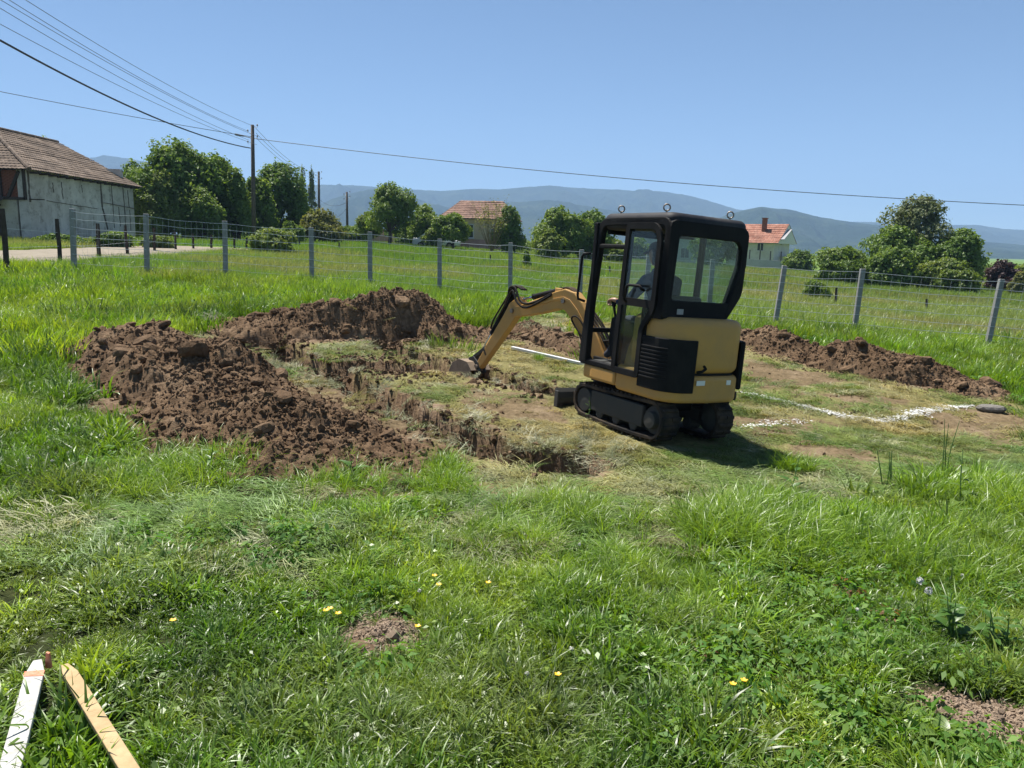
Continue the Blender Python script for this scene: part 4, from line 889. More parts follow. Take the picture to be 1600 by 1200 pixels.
# ------------------------------------------------------------------ houses
WGLASS = simple('window_glass', (.03, .035, .04), .12, 0, .3, 2, 0, .6); FRAMEW = simple('window_frame', (.6, .58, .55), .6)
def house(name, label, c, rz, w_, d_, h, rh, wall, roofm, wins, ov=.5, hip=0, chim=None, plinth=None, extra=None):
    """local: front wall faces -y; wins: (side, u, z, w, h)"""
    root = empty(name, c, rz); tag(root, label, 'house'); t = .25
    for nm, cc, dd in (('wall', (0, -d_/2+t/2, h/2), (w_, t, h)), ('wall', (0, d_/2-t/2, h/2), (w_, t, h)), ('wall', (-w_/2+t/2, 0, h/2), (t, d_-2*t-.004, h-.004)), ('wall', (w_/2-t/2, 0, h/2), (t, d_-2*t-.004, h-.004))):
        MB().box(cc, dd).build(nm, wall, root)
    if not hip:
        for s in (-1, 1): MB().prism([(-d_/2, h), (d_/2, h), (0, h+rh)], lambda a, b, k: (k, a, b), s*(w_/2)-.12, s*(w_/2)+(.0 if s > 0 else .12)-(.12 if s > 0 else 0)+.0).build('gable', wall, root)
    if plinth: MB().box((0, -d_/2-.02, .55), (w_+.02, .06, 1.1)).build('plinth', plinth, root)
    rf = MB(); hx = w_/2+ov; hy = d_/2+ov; k = rh*ov/(d_/2); rows = max(6, int(math.hypot(hy, rh)/.4)); zb = h-k*(1 if not hip else .3)
    tilecourse(rf, (-hx, -hy, zb), (hx, -hy, zb), (-hx+hip*hx, 0, h+rh), (hx-hip*hx, 0, h+rh), rows, .3, .03, .05); tilecourse(rf, (hx, hy, zb), (-hx, hy, zb), (hx-hip*hx, 0, h+rh), (-hx+hip*hx, 0, h+rh), rows, .3, .03, .05)
    if hip:
        tilecourse(rf, (hx, -hy, zb), (hx, hy, zb), (hx-hip*hx, 0, h+rh), (hx-hip*hx, .01, h+rh), rows, .3, .03, .05); tilecourse(rf, (-hx, hy, zb), (-hx, -hy, zb), (-hx+hip*hx, .01, h+rh), (-hx+hip*hx, 0, h+rh), rows, .3, .03, .05)
    r = rf.build('roof', roofm, root, fix=False); r['kind'] = 'stuff'
    MB().add([(-hx+.03, -hy+.03, zb-.03), (hx-.03, -hy+.03, zb-.03), (hx-.03, hy-.03, zb-.03), (-hx+.03, hy-.03, zb-.03), (-hx+hip*hx+.03, 0, h+rh-.05), (hx-hip*hx-.03, 0, h+rh-.05)], [(0, 1, 5, 4), (2, 3, 4, 5), (1, 2, 5), (3, 0, 4), (3, 2, 1, 0)]).build('eaves', FRAMEW, root)
    if chim: 
        ch = MB().box((chim[0], chim[1], h+rh*.75), (.55, .55, rh*1.2)).box((chim[0], chim[1], h+rh*1.35+.03), (.7, .7, .12)).build('chimney', BRICKM, r)
    for sd, u, z, ww, hh in wins:
        f = empty('window'); f.parent = root
        if sd == 'f': f.location = (u, -d_/2, z)
        else: f.location = ((w_/2 if sd == 'r' else -w_/2), u, z); f.rotation_euler = (0, 0, R_(90 if sd == 'r' else -90))
        MB().box((0, -.005, hh/2), (ww-.1, .04, hh-.1)).build('pane', WGLASS, f); m_ = MB().ribbon([(-ww/2, 0), (ww/2, 0), (ww/2, hh), (-ww/2, hh)], .09, XZ, -.06, .02, True); m_.box((0, -.03, hh/2), (.06, .05, hh-.1)); m_.build('frame', FRAMEW, f); MB().box((0, -.10, -.08), (ww+.2, .2, .06)).build('sill', FRAMEW, f)
    return root
def pos(px, D, dz=0): 
    x = (px-800)/F*D; x = at(px, 390, D)[0]; return (x, D, float(gz(x, D))+dz)
house('house', 'beige and pink house with hipped red roof behind the orchard trees', pos(752, 78), R_(-4), 6.4, 6.5, 3.1, 1.75, plaster('beige_plaster', (.50, .38, .25), (.58, .46, .31), (.42, .30, .20), .5), PINKTILE, [('f', -.9, 1.25, 1.0, 1.25), ('f', 1.7, 1.25, 1.0, 1.25)], .55, .45, None, plaster('pink_plaster', (.42, .25, .20), (.50, .31, .25), (.36, .22, .18), .6))
hr = house('house', 'pale two-storey house with orange-red roof and brick chimney', pos(1184, 112, -1.2), R_(-38), 6.8, 6.0, 5.2, 2.1, plaster('white_plaster', (.46, .43, .40), (.54, .51, .48), (.40, .37, .34), .5), REDTILE, [('f', -1.4, 1.3, .9, 1.1), ('r', -.9, 1.1, .8, 1.1), ('r', .9, 1.1, .8, 1.1), ('r', 0, 4.6, .8, 1.2), ('f', 1.5, 3.6, .9, 1.1)], .8, 0, (1.2, -1.3))
MB().box((4.4, .6, 2.9), (1.6, 2.6, .16)).build('balcony_slab', FRAMEW, hr)
st = MB()
for i in range(12): st.box((4.6, -1.0-i*.27, 2.7-i*.23), (1.0, .30, .20))
st.build('outside_stair', simple('concrete_stair', (.40, .39, .37), .9), hr)
MB().prism([(-3.0, 5.2), (-.2, 6.6), (-.2, 6.5), (-3.0, 5.1)], lambda a, b, k: (k, a, b), 3.4, 4.7).build('porch_canopy', simple('grey_sheet', (.3, .3, .31), .7), hr)
house('house', 'grey-white house with tan roof, seen through the excavator cab', pos(1035, 98, -.6), R_(-6), 7.6, 7, 4.3, 1.9, plaster('grey_plaster', (.44, .43, .42), (.52, .51, .50), (.38, .37, .36), .5), TANTILE, [('f', -2.4, 1.3, 1.0, 1.2), ('f', 0, 1.3, 1.0, 1.2), ('f', 2.4, 1.3, 1.0, 1.2)], .5, .4)
# walls
def lowwall():
    a, b = pos(548, 84), pos(694, 84); root = empty('garden_wall', a); tag(root, 'low salmon-coloured garden wall with pillars behind the orchard', 'wall'); L = b[0]-a[0]; m = plaster('salmon', (.40, .23, .17), (.47, .29, .22), (.34, .22, .17), .6)
    for i in range(10):
        x = i*L/9; MB().box((x, 0, .75), (.42, .42, 1.7)).build('pillar', m, root)
        if i < 9: MB().box((x+L/18, 0, .35), (L/9-.424, .25, .9)).build('wall_panel', m, root); MB().box((x+L/18, 0, 1.35), (L/9-.424, .12, .16)).build('rail', DKWOOD, root)
lowwall()
def cwall():
    a, b = pos(1140, 92, -.1), pos(1272, 88, -.1); root = empty('garden_wall', a); tag(root, 'pale concrete garden wall in front of the red-roofed house', 'wall'); m = plaster('pale_concrete', (.42, .41, .39), (.5, .49, .47), (.36, .35, .33), .5); d = Vector(b)-Vector(a)
    for i in range(8):
        p = d*(i/8); q = d*((i+1)/8); MB().bar(p+Vector((0, 0, .6)), q*.996+p*.004+Vector((0, 0, .6)), .16, 1.3).build('wall_panel', m, root); MB().box(p+Vector((0, 0, 1.1)), (.1, .1, 2.4)).build('post', GREYP, root)
cwall()

# ------------------------------------------------------------------ parked car
def car():
    p = pos(682, 71); root = empty('car', p, R_(176)); tag(root, 'silver-white parked car half hidden behind the orchard trees', 'car'); cm = simple('car_white', (.62, .62, .62), .3, 0, .08, 2); tm = simple('tyre', (.02, .02, .02), .9)
    body = [(-2.05, .35), (-2.08, .72), (-1.55, .88), (-.95, .92), (-.35, 1.38), (.85, 1.42), (1.55, 1.0), (2.0, .95), (2.06, .5), (2.0, .32)]
    low = MB().prism([(-2.05, .32), (-2.08, .70), (-1.5, .88), (2.0, .95), (2.08, .5), (2.0, .32)], lambda a, b, k: (a, k, b), -.82, .82).build('body', cm, root, .08, True, 3)
    MB().prism([(-1.0, .9), (-.38, 1.38), (.9, 1.41), (1.6, .95)], lambda a, b, k: (a, k, b), -.70, .70).build('cabin', cm, low, .05, True, 3)
    for s in (-1, 1):
        MB().prism([(-.78, .96), (-.32, 1.30), (.22, 1.32), (.22, .96)], lambda a, b, k: (a, k, b), s*.705, s*.712).build('side_window', WGLASS, low); MB().prism([(.30, .96), (.30, 1.32), (.85, 1.32), (1.30, .98)], lambda a, b, k: (a, k, b), s*.705, s*.712).build('side_window', WGLASS, low)
        for x in (-1.3, 1.28):
            wh = MB().torus((x, s*.78, .31), .24, .085, (0, 1, 0), 20, 8).build('wheel', tm, root, 0, True); MB().lathe([(.17, -.05), (.2, 0), (.17, .05)], (x, s*.79, .31), (0, 1, 0), 16).build('rim', STEEL, wh)
        MB().box((-2.07, s*.6, .66), (.05, .3, .14)).build('headlight', WHITE, root, .02); MB().box((2.05, s*.6, .75), (.05, .25, .16)).build('tail_light', simple('red_lens', (.35, .02, .02), .3), root, .02)
    MB().add([(-1.02, -.62, .93), (-.40, -.62, 1.36), (-.40, .62, 1.36), (-1.02, .62, .93)], [(0, 1, 2, 3)]).build('windscreen', WGLASS, low).location = (-.02, 0, .02)
car()

# ------------------------------------------------------------------ utility poles and wires
POLEW = simple('pole_wood', (.13, .105, .085), .9, 0, .4, 6, .4, .15); LAMPG = simple('lamp_grey', (.28, .28, .29), .5, .3); PORC = simple('porcelain', (.10, .07, .06), .35)
def pole(px, top, base, D, r, label, lean=0, lamp=False):
    b = at(px, base, D); t = at(px-lean, top, D); g = float(gz(b[0], b[1])); root = empty('utility_pole', (b[0], b[1], g)); tag(root, label, 'utility pole', 'utility poles along the road'); T = Vector((t[0]-b[0], 0, t[2]-g))
    MB().tube([(0, 0, -.4), T*.5, T], [r*1.15, r, r*.8], 12).build('shaft', POLEW, root, 0, True)
    for i in range(4):
        q = T*(1-.02-.045*i); s = -1 if i % 2 else 1; MB().tube([q, q+Vector((s*(r+.18), 0, 0)), q+Vector((s*(r+.18), 0, .10))], .012, 6).build('bracket', LAMPG, root); MB().lathe([(.03, 0), (.05, .02), (.035, .06), (.05, .09), (.02, .12)], q+Vector((s*(r+.18), 0, .08)), (0, 0, 1), 10).build('insulator', PORC, root)
    if lamp:
        q = T*(1-.11); h = q+Vector((-.55, -.1, .12)); MB().tube([q, h], .025, 8).build('lamp_arm', LAMPG, root); MB().prism(rpoly([(-.55, .02), (-.5, .10), (0, .05), (.02, -.03), (-.5, -.04)], .03), lambda a, b, k: (h.x+a, h.y+k, h.z+b+.25*-a*.4), -.10, .10).build('lamp_head', LAMPG, root, .02)
    return Vector((b[0], b[1], g))+T
PT = pole(397, 195, 386, 52, .13, 'tall wooden pole carrying a street lamp beside the dark trees', 2.5, True)
P2 = pole(499, 268, 382, 92, .15, 'second dark pole, behind the yellow-green tree', 1)
P3 = pole(543, 300, 388, 80, .12, 'shortest and farthest-right of the three wooden poles', 1)
WIRE = simple('wire', (.03, .03, .032), .6, 0, .2, 5); ALU = simple('bare_wire', (.16, .165, .175), .5, .4, .2, 5)
def wire(a, b, sag, r, label, m=WIRE, n=40):
    a, b = Vector(a), Vector(b); P = [a.lerp(b, i/n)-Vector((0, 0, 4*sag*(i/n)*(1-i/n))) for i in range(n+1)]; c = a
    mb = MB().tube([p-c for p in P], r, 6); o = mb.build('overhead_wire', m, None, 0, True); o.location = c; tag(o, label, 'wire', 'overhead wires')
def through(px, py, D): return Vector(at(px, py, D))
def wire_via(a, mid, D0, r, label, m=WIRE, sagk=.0):
    """wire from pole point a past the sight point mid, on to a far end at distance D0"""
    d = (mid-a); t = (a.y-D0)/(a.y-mid.y); e = a+d*t; L = (e-a).length; f = 1/t; s = sagk*L
    e.z += 4*s*f*(1-f)/f; wire(a, e, s, r, label, m)
nm = ['topmost', 'second', 'third', 'fourth', 'lowest']
for i, (mx, my) in enumerate(((45, 3), (24, 6), (8, 4), (4, 15), (1, 38))):
    wire_via(PT+Vector((.25*(-1 if i % 2 else 1), 0, -.15-.27*i)), through(mx, my, 27), 13, .011, '%s of the thin bare wires running to the upper left' % nm[i], ALU, .018)
wire_via(PT+Vector((-.2, 0, -1.45)), through(2, 64, 26), 13, .036, 'thick black bundled cable sagging across the upper left', WIRE, .028)
wire_via(PT+Vector((0, 0, -.75)), through(0, 143, 40), 37, .016, 'single thin cable from lamp pole to the left edge', WIRE, .006)
wire(PT+Vector((.1, 0, -.85)), through(1720, 326, 46), .55, .020, 'long single cable crossing above the mountains to the right')
for i in range(3): wire(PT+Vector((.2, 0, -.2-.3*i)), P2+Vector((.1*i, 0, -.15-.3*i)), .7, .012, '%s thin wire between lamp pole and second pole' % ('upper', 'middle', 'lower')[i], ALU)
for i in range(2): wire(P2+Vector((.1, 0, -3.2-.6*i)), P3+Vector((0, 0, -1.0-.5*i)), .5+.7*i, .014, '%s slack cable between the two far poles' % ('upper', 'lower')[i])

# ------------------------------------------------------------------ fences
CONC = simple('post_concrete', (.29, .29, .28), .9, 0, .3, 14, .4, .15, (.20, .20, .19), .01); GALV = simple('galvanised', (.68, .69, .70), .5, .25, .15, 6)
FP = [(115, 326, -2, 18.3), (229, 334, -1, 18.4), (352, 345, -1, 19.4), (487, 355, -1, 19.6), (578, 362, 0, 19.5), (687, 373, 0, 19.5), (798, 379, 0, 18.9), (907, 390, 2, 18.5), (1011, 397, 3, 18.2), (1110, 405, 4, 17.8), (1215, 415, 11, 17.5), (1342, 420, 6, 17.1), (1555, 436, 10, 16.6), (1800, 452, 14, 16.0)]
def fence():
    p0 = at(115, 420, 18.3); root = empty('wire_fence', (p0[0], p0[1], float(gz(p0[0], p0[1])))); tag(root, 'wire mesh fence on grey concrete posts across the plot', 'fence'); o = Vector(root.location); bases, tops = [], []
    for i, (px, top, ln, D) in enumerate(FP):
        x = at(px, 430, D)[0]; b = Vector((x, D, float(gz(x, D)))); t = Vector(at(px+ln, top, D)); bases.append(b); tops.append(t)
        MB().bar(b-o-Vector((0, 0, .3)), t-o, .105, .095, (0, 1, 0)).build('post', CONC, root, .012)
    lv = (.08, .20, .33, .46, .60, .73, .85, .96); n = len(FP)
    for k, f in enumerate(lv):
        P = []
        for i in range(n-1):
            for j in range(6):
                t = j/6; a = bases[i].lerp(tops[i], f); b = bases[i+1].lerp(tops[i+1], f); P.append(a.lerp(b, t)-Vector((0, .055, .10*t*(1-t)+random.uniform(-.012, .012)))-o)
        P.append(bases[-1].lerp(tops[-1], f)-o); MB().tube(P, .0048, 5).build('wire', GALV, root)
    mb = MB()
    for i in range(n-1):
        for j in range(1, 14):
            t = j/14; a = bases[i].lerp(bases[i+1], t)+Vector((0, -.055, .06)); b = (bases[i].lerp(tops[i], .96)).lerp(bases[i+1].lerp(tops[i+1], .96), t)+Vector((0, -.055, -.05)); mb.tube([a-o, b-o], .0014, 4, False)
    s = mb.build('stay_wires', GALV, root); s['kind'] = 'stuff'
fence()
def stakefence():
    L = [(9, 326, 17), (93, 342, 21.5), (154, 349, 25), (199, 352, 30), (241, 356, 34), (275, 362, 37), (303, 365, 39), (330, 367, 41), (366, 370, 43), (385, 371, 44), (398, 373, 45.5), (445, 374, 47), (468, 376, 48)]
    x = at(9, 400, 17)[0]; root = empty('stake_fence', (x, 17, float(gz(x, 17)))); tag(root, 'old fence of dark crooked wooden stakes beside the road', 'fence'); o = Vector(root.location); tp = []
    for px, top, D in L:
        x = at(px, 395, D)[0]; g = float(gz(x, D)); h = min(at(px, top, D)[2]-g, 1.55); r = random.uniform(.055, .07); lx = random.uniform(-.06, .06); P = [Vector((x+lx*k/4+random.uniform(-.012, .012), D, g-.2+(h+.2)*k/4))-o for k in range(5)]; MB().tube(P, [r*1.1, r, r*.95, r, r*.85], 8).build('stake', DKWOOD, root); tp.append(P)
    for k in (2, 3): MB().tube([p[k] for p in tp], .005, 4).build('wire', GALV, root)
stakefence()
for px, py, h, D in ((405, 400, .5, 40), (766, 405, .5, 44), (953, 406, .55, 38), (1306, 463, .7, 27), (1448, 472, .5, 28), (530, 398, .6, 45)):
    x = at(px, py, D)[0]; g = float(gz(x, D)); o = MB().tube([(0, 0, -.2), (.01, 0, h*.5), (0, .02, h)], [.05, .045, .04], 7).build('stake', DKWOOD); o.location = (x, D, g)
    tag(o, 'short dark stake in the meadow ' + {405: 'below the lamp pole', 766: 'in line with the pink house', 953: 'seen through the open cab front', 1306: 'right of the weedy shrub', 1448: 'before the paler bush', 530: 'below the farthest pole'}[px], 'stake', 'lone stakes in the meadow')

# ------------------------------------------------------------------ small things on the plot
def lath(px0, py0, px1, py1, wd, th, name, label, m, ext=1.75):
    a = ground(px0, py0); b = ground(px1, py1); a = np.array([a[0], a[1], surf(a[0], a[1])+.085]); b = np.array([b[0], b[1], surf(b[0], b[1])+.085]); a = b+(a-b)*ext
    root = empty(name, tuple(b)); tag(root, label, 'stake'); d = Vector(a-b); L = d.length; root.rotation_euler = d.to_track_quat('Y', 'Z').to_euler()
    MB().prism([(-wd*.22, 0), (wd*.25, .0), (wd*.5, wd*1.6), (wd*.5, L), (-wd*.5, L), (-wd*.5, wd*1.5)], XY, 0, th).build('shaft', m, root, .003); return root
LATHW = simple('lath_white', (.50, .50, .48), .85, 0, .25, 25, .3, .2, (.33, .32, .29)); LATHP = simple('lath_pine', (.46, .34, .19), .85, 0, .25, 18, .3, .2, (.33, .23, .12)); ORANGE = simple('orange_paint', (.62, .14, .06), .7, 0, .3, 40, 0, .3, (.6, .3, .2))
l1 = lath(30, 1200, 62, 1063, .062, .022, 'marking_stake', 'white painted marking stake with an orange band, bottom left', LATHW)
MB().prism([(-.0325, .095), (.0325, .08), (.0325, .115), (-.0325, .135)], XY, -.001, .0235).build('orange_band', ORANGE, l1)
lath(178, 1200, 104, 1072, .050, .022, 'wooden_stake', 'bare pine wooden stake lying beside the white one', LATHP)
g = ground(77, 1068); o = MB().prism([(-.012, -.03), (.012, -.03), (.008, .03), (-.004, .035)], XZ, 0, .012).build('stake_splinter', ORANGE, None, .002); o.location = (g[0], g[1], surf(g[0], g[1])+.11); tag(o, 'small orange splinter sticking up by the white stake tip', 'splinter')
a, b = ground(800, 547), ground(975, 586); a[2] = surf(a[0], a[1])+.05; b[2] = surf(b[0], b[1])+.05
o = MB().bar(Vector((0, 0, 0)), Vector(b-a), .055, .04).build('batten', simple('batten_white', (.74, .74, .74), .4, .1), None, .004); o.location = Vector(a); tag(o, 'long white batten lying on the ground beside the boom', 'batten')
g = ground(1547, 643); o = link('stone_block', clod_mesh(77, simple('stone', (.20, .185, .165), .9, 0, .4, 9, .5, .1), 2)); o.location = (g[0], g[1], surf(g[0], g[1])+.05); o.scale = (.19, .14, .12); tag(o, 'grey stone block at the end of the chalk line', 'stone')
def flakes(name, px, wd, n, label):
    P = np.array(G(px))[:, :2]; s = np.r_[0, np.cumsum(np.hypot(*np.diff(P, axis=0).T))]; q = rng.random(n)*s[-1]; dens = vn(q*2.2, q*0, 7); keep = dens+rng.random(n)*.5 > .48; q = q[keep]; n = len(q)
    c = np.stack([np.interp(q, s, P[:, 0]), np.interp(q, s, P[:, 1])], 1)+rng.normal(0, 1, (n, 2))*wd*(.5+vn(q*3, q*0+5, 9))[:, None]; z = surf(c[:, 0], c[:, 1])+.008+rng.random(n)*.006
    nn = np.tile([0, 0, 1.], (n, 1)); V, Fc = leaves(np.stack([c[:, 0], c[:, 1], z], 1), nn, .013, .08, .8)
    tag(link(name, npmesh(name, V, Fc, simple('chalk', (.66, .66, .64), .95, 0, .1, 20), False)), label, kind='stuff')
flakes('chalk_line', [(1150, 612), (1190, 621), (1240, 631), (1310, 649), (1370, 657), (1400, 656), (1440, 645), (1475, 637), (1515, 632)], .045, 3200, 'white chalk setting-out line bending across the mown plot')
flakes('chalk_line', [(1120, 675), (1160, 669), (1195, 662), (1260, 655)], .06, 260, 'short faint chalk mark beside the right track')

# ------------------------------------------------------------------ grass
def blades(n, rad, h0, h1, lean, wd, curl, seg=3, dirbias=None):
    """a clump of tapering curved blades; returns V, F, bt, lr"""
    a = rng.random(n)*6.283; r = rad*np.sqrt(rng.random(n)); bx, by = r*np.cos(a), r*np.sin(a); h = h0+(h1-h0)*rng.random(n)**1.3
    az = a+rng.normal(0, .9, n) if dirbias is None else dirbias+rng.normal(0, .55, n)
    ln = np.clip(rng.normal(lean, lean*.45+.08, n), 0, 1.5) if dirbias is None else rng.uniform(1.9, 3.1, n); w0 = wd*(.6+.8*rng.random(n)); V, bt = [], []
    pa = az+1.57+rng.normal(0, .7, n); sx, sy = np.cos(pa), np.sin(pa); x, y, z = bx.copy(), by.copy(), np.full(n, -.015); th = ln*.5
    for i in range(seg+1):
        t = i/seg; wv = w0*(1-t**1.6)*.5+.0003; V += [np.stack([x-sx*wv, y-sy*wv, z], 1), np.stack([x+sx*wv, y+sy*wv, z], 1)]; bt += [np.full(n, t)]*2
        th = np.minimum(ln*.5+(ln*.6+curl*(.5+rng.random(n)))*t, 2.4 if dirbias is None else 1.62); L = h/seg; x = x+np.cos(az)*np.sin(th)*L; y = y+np.sin(az)*np.sin(th)*L; z = np.maximum(z+np.cos(th)*L, .003+.01*rng.random(n))
    V = np.stack(V, 1).reshape(-1, 3); bt = np.stack(bt, 1).ravel(); k = 2*(seg+1); i = np.arange(n)[:, None]*k; Fc = np.concatenate([i+[2*j, 2*j+1, 2*j+3, 2*j+2] for j in range(seg)], 0)
    return V, Fc, bt, np.repeat(rng.random(n), k)
def variant(name, parts, m):
    V, Fc, bt, lr, o = [], [], [], [], 0
    for v, f, b, l in parts: V.append(v); Fc.append(f+o); bt.append(b); lr.append(l); o += len(v)
    me = npmesh(name, np.concatenate(V), np.concatenate(Fc), m, True, {'bt': ('FLOAT', np.concatenate(bt).astype(np.float32)), 'lr': ('FLOAT', np.concatenate(lr).astype(np.float32))})
    return bpy.data.objects.new(name, me)
def leafset(n, rad, h, size, asp=.5):
    """broad leaves on short stalks"""
    a = rng.random(n)*6.283; r = rad*np.sqrt(rng.random(n)); P = np.stack([r*np.cos(a), r*np.sin(a), h*(.25+.75*rng.random(n))], 1); nn = np.stack([np.cos(a)*.5, np.sin(a)*.5, np.ones(n)], 1); d = nn+rng.normal(0, .35, (n, 3)); d /= np.linalg.norm(d, axis=1)[:, None]
    u = np.stack([np.cos(a), np.sin(a), rng.normal(.1, .3, n)], 1); u -= d*(u*d).sum(1)[:, None]; u /= np.linalg.norm(u, axis=1)[:, None]; b = np.cross(d, u); s = size*(.55+.9*rng.random(n))[:, None]
    pts = [P, P+u*s*.5+b*s*asp*.5+d*s*.08, P+u*s*1.15-d*s*.12, P+u*s*.5-b*s*asp*.5+d*s*.08]; V = np.stack(pts, 1).reshape(-1, 3); i = np.arange(n)[:, None]*4
    return V, i+[0, 1, 2, 3], np.tile([.3, .6, 1, .6], n), np.repeat(rng.random(n), 4)
GR = leafmat('grass_blade', [(.62, .72, .55), (1, 1, 1), (1.3, 1.25, 1.2)], .42, .45, 'lr', True, (.34, .36, .14, .16), .42)
HAY = leafmat('cut_grass', [(.7, .7, .7), (1, 1, 1), (1.3, 1.25, 1.2)], .5, .25, 'lr', True, None, .3)
WEED = leafmat('weed_leaf', [(.6, .75, .55), (1, 1, 1), (1.3, 1.2, 1.1)], .65, .45, 'lr', True, None, .25)
VAR = {}
VAR['lawn'] = [variant('lawn_clump', [blades(62, .075, .05, .16, .8, .0085, .9, 4), leafset(10, .10, .06, .024, .7)], GR) for i in range(9)]
VAR['lawn2'] = [variant('lawn_patch', [blades(48, .07, .06, .20, .8, .0095, .9)]+[(lambda q, dx, dy: (q[0]+np.array([dx, dy, 0]), *q[1:]))(blades(36, .07, .05, .17, .85, .0095, .9), rng.uniform(-.16, .16), rng.uniform(-.16, .16)) for j in range(2)], GR) for i in range(8)]
VAR['lawn3'] = [variant('lawn_patch_far', [blades(170, .34, .08, .22, .55, .0105, .7)], GR) for i in range(6)]
VAR['long'] = [variant('long_clump', [blades(60, .06, .14, .34, .75, .0058, 1.0, 5)], GR) for i in range(5)]
VAR['lie'] = [variant('lying_clump', [blades(64, .16, .07, .24, 1.25, .0058, .2, 4, 0.0)], HAY) for i in range(8)]
VAR['weed'] = [variant('weed_clump', [leafset(40, .10, .09, .034), blades(20, .08, .04, .11, .5, .0045, .5)], WEED) for i in range(4)]+[variant('broad_weed', [leafset(14, .05, .05, .05, .55), leafset(10, .09, .04, .03, .7)], WEED) for i in range(2)]
VAR['mead'] = [variant('meadow_patch', [blades(120, .42, .14, .38, .4, .012, .5)], GR) for i in range(5)]
VAR['far'] = [variant('far_patch', [blades(130, 1.0, .2, .42, .35, .028, .4, 2)], GR) for i in range(4)]
def scatter(name, P, rot, scl, tint, kind, label):
    vs = VAR[kind]; n = len(P); idx = rng.integers(0, len(vs), n).astype(np.int32); me = bpy.data.meshes.new(name); me.vertices.add(n); me.vertices.foreach_set('co', np.asarray(P, np.float32).ravel())
    for an, ty, arr, key in (('rot', 'FLOAT_VECTOR', rot, 'vector'), ('scl', 'FLOAT', scl, 'value'), ('vid', 'INT', idx, 'value'), ('tint', 'FLOAT_COLOR', np.concatenate([tint, np.ones((n, 1))], 1), 'color')):
        a = me.attributes.new(an, ty, 'POINT'); a.data.foreach_set(key, np.ascontiguousarray(arr, np.int32 if ty == 'INT' else np.float32).ravel())
    o = link(name, me); ng = bpy.data.node_groups.new(name, 'GeometryNodeTree'); ng.interface.new_socket('Geometry', in_out='INPUT', socket_type='NodeSocketGeometry'); ng.interface.new_socket('Geometry', in_out='OUTPUT', socket_type='NodeSocketGeometry')
    gi = ng.nodes.new('NodeGroupInput'); go = ng.nodes.new('NodeGroupOutput'); J = ng.nodes.new('GeometryNodeJoinGeometry')
    def na(nm, ty): q = ng.nodes.new('GeometryNodeInputNamedAttribute'); q.data_type = ty; q.inputs[0].default_value = nm; return q.outputs[0]
    r_, s_, v_ = na('rot', 'FLOAT_VECTOR'), na('scl', 'FLOAT'), na('vid', 'INT')
    for k, vo in enumerate(vs):
        cmp_ = ng.nodes.new('FunctionNodeCompare'); cmp_.data_type = 'INT'; cmp_.operation = 'EQUAL'; ng.links.new(v_, cmp_.inputs[2]); cmp_.inputs[3].default_value = k
        oi = ng.nodes.new('GeometryNodeObjectInfo'); oi.inputs['Object'].default_value = vo
        ip = ng.nodes.new('GeometryNodeInstanceOnPoints'); ng.links.new(gi.outputs[0], ip.inputs['Points']); ng.links.new(cmp_.outputs[0], ip.inputs['Selection']); ng.links.new(oi.outputs['Geometry'], ip.inputs['Instance']); ng.links.new(r_, ip.inputs['Rotation']); ng.links.new(s_, ip.inputs['Scale']); ng.links.new(ip.outputs[0], J.inputs[0])
    ng.links.new(J.outputs[0], go.inputs[0]); md = o.modifiers.new('scatter', 'NODES'); md.node_group = ng; tag(o, label, kind='stuff'); return o
def sample(n, y0, y1, sp=.78, pw=1.0):
    """ground points, uniform over the view wedge"""
    u = rng.random(n); y = np.sqrt(y0*y0+(y1*y1-y0*y0)*u) if pw == 1 else y0+(y1-y0)*u**(1/pw); x = (rng.random(n)*2-1)*sp*(y+.9); return x, y
C = lambda *c: np.array(c)
LUSH, DEEP, YELG, PALE, STRAW, OLIVE = C(.165, .285, .018), C(.078, .175, .011), C(.25, .345, .028), C(.25, .32, .12), C(.36, .30, .13), C(.17, .24, .05)
def blend(a, b, f): return a*(1-f[:, None])+b*f[:, None]
def piled(x, y):
    h = np.zeros(len(x)); 
    for k, sp_ in PSP.items():
        d, t = dist_poly(x, y, sp_); h = np.maximum(h, (d+(fbm(x*1.3/min(1, PILEW[k][0]/.8), y*1.3/min(1, PILEW[k][0]/.8), 4, 101)-.5)*.8*min(1, PILEW[k][0]/.8) < PILEW[k][0]*.97))
    return h > 0
def onroad(x, y): d, t = dist_poly(x, y, [(p[0], p[1]) for p in ROAD]); return d < 3.1
LATHS = [[ground(20, 1240)[:2], ground(62, 1070)[:2]], [ground(200, 1240)[:2], ground(106, 1078)[:2]]]
def ex_foot(x, y):
    near = np.zeros(len(x), bool)
    for L_ in LATHS: near |= dist_poly(x, y, L_)[0] < .07
    return near | ex_body(x, y)
def ex_body(x, y):
    dx, dy = x-EX, y-EY; c, s = math.cos(TH), math.sin(TH); u, v = dx*c+dy*s, -dx*s+dy*c; return (abs(u) < .52) & (abs(v) < .78)
def pxof(x, y): return proj(np.stack([x, y, surf(x, y)], 1))
def rotz(n, tilt=.12): return np.stack([rng.normal(0, tilt, n), rng.normal(0, tilt, n), rng.random(n)*6.283], 1)
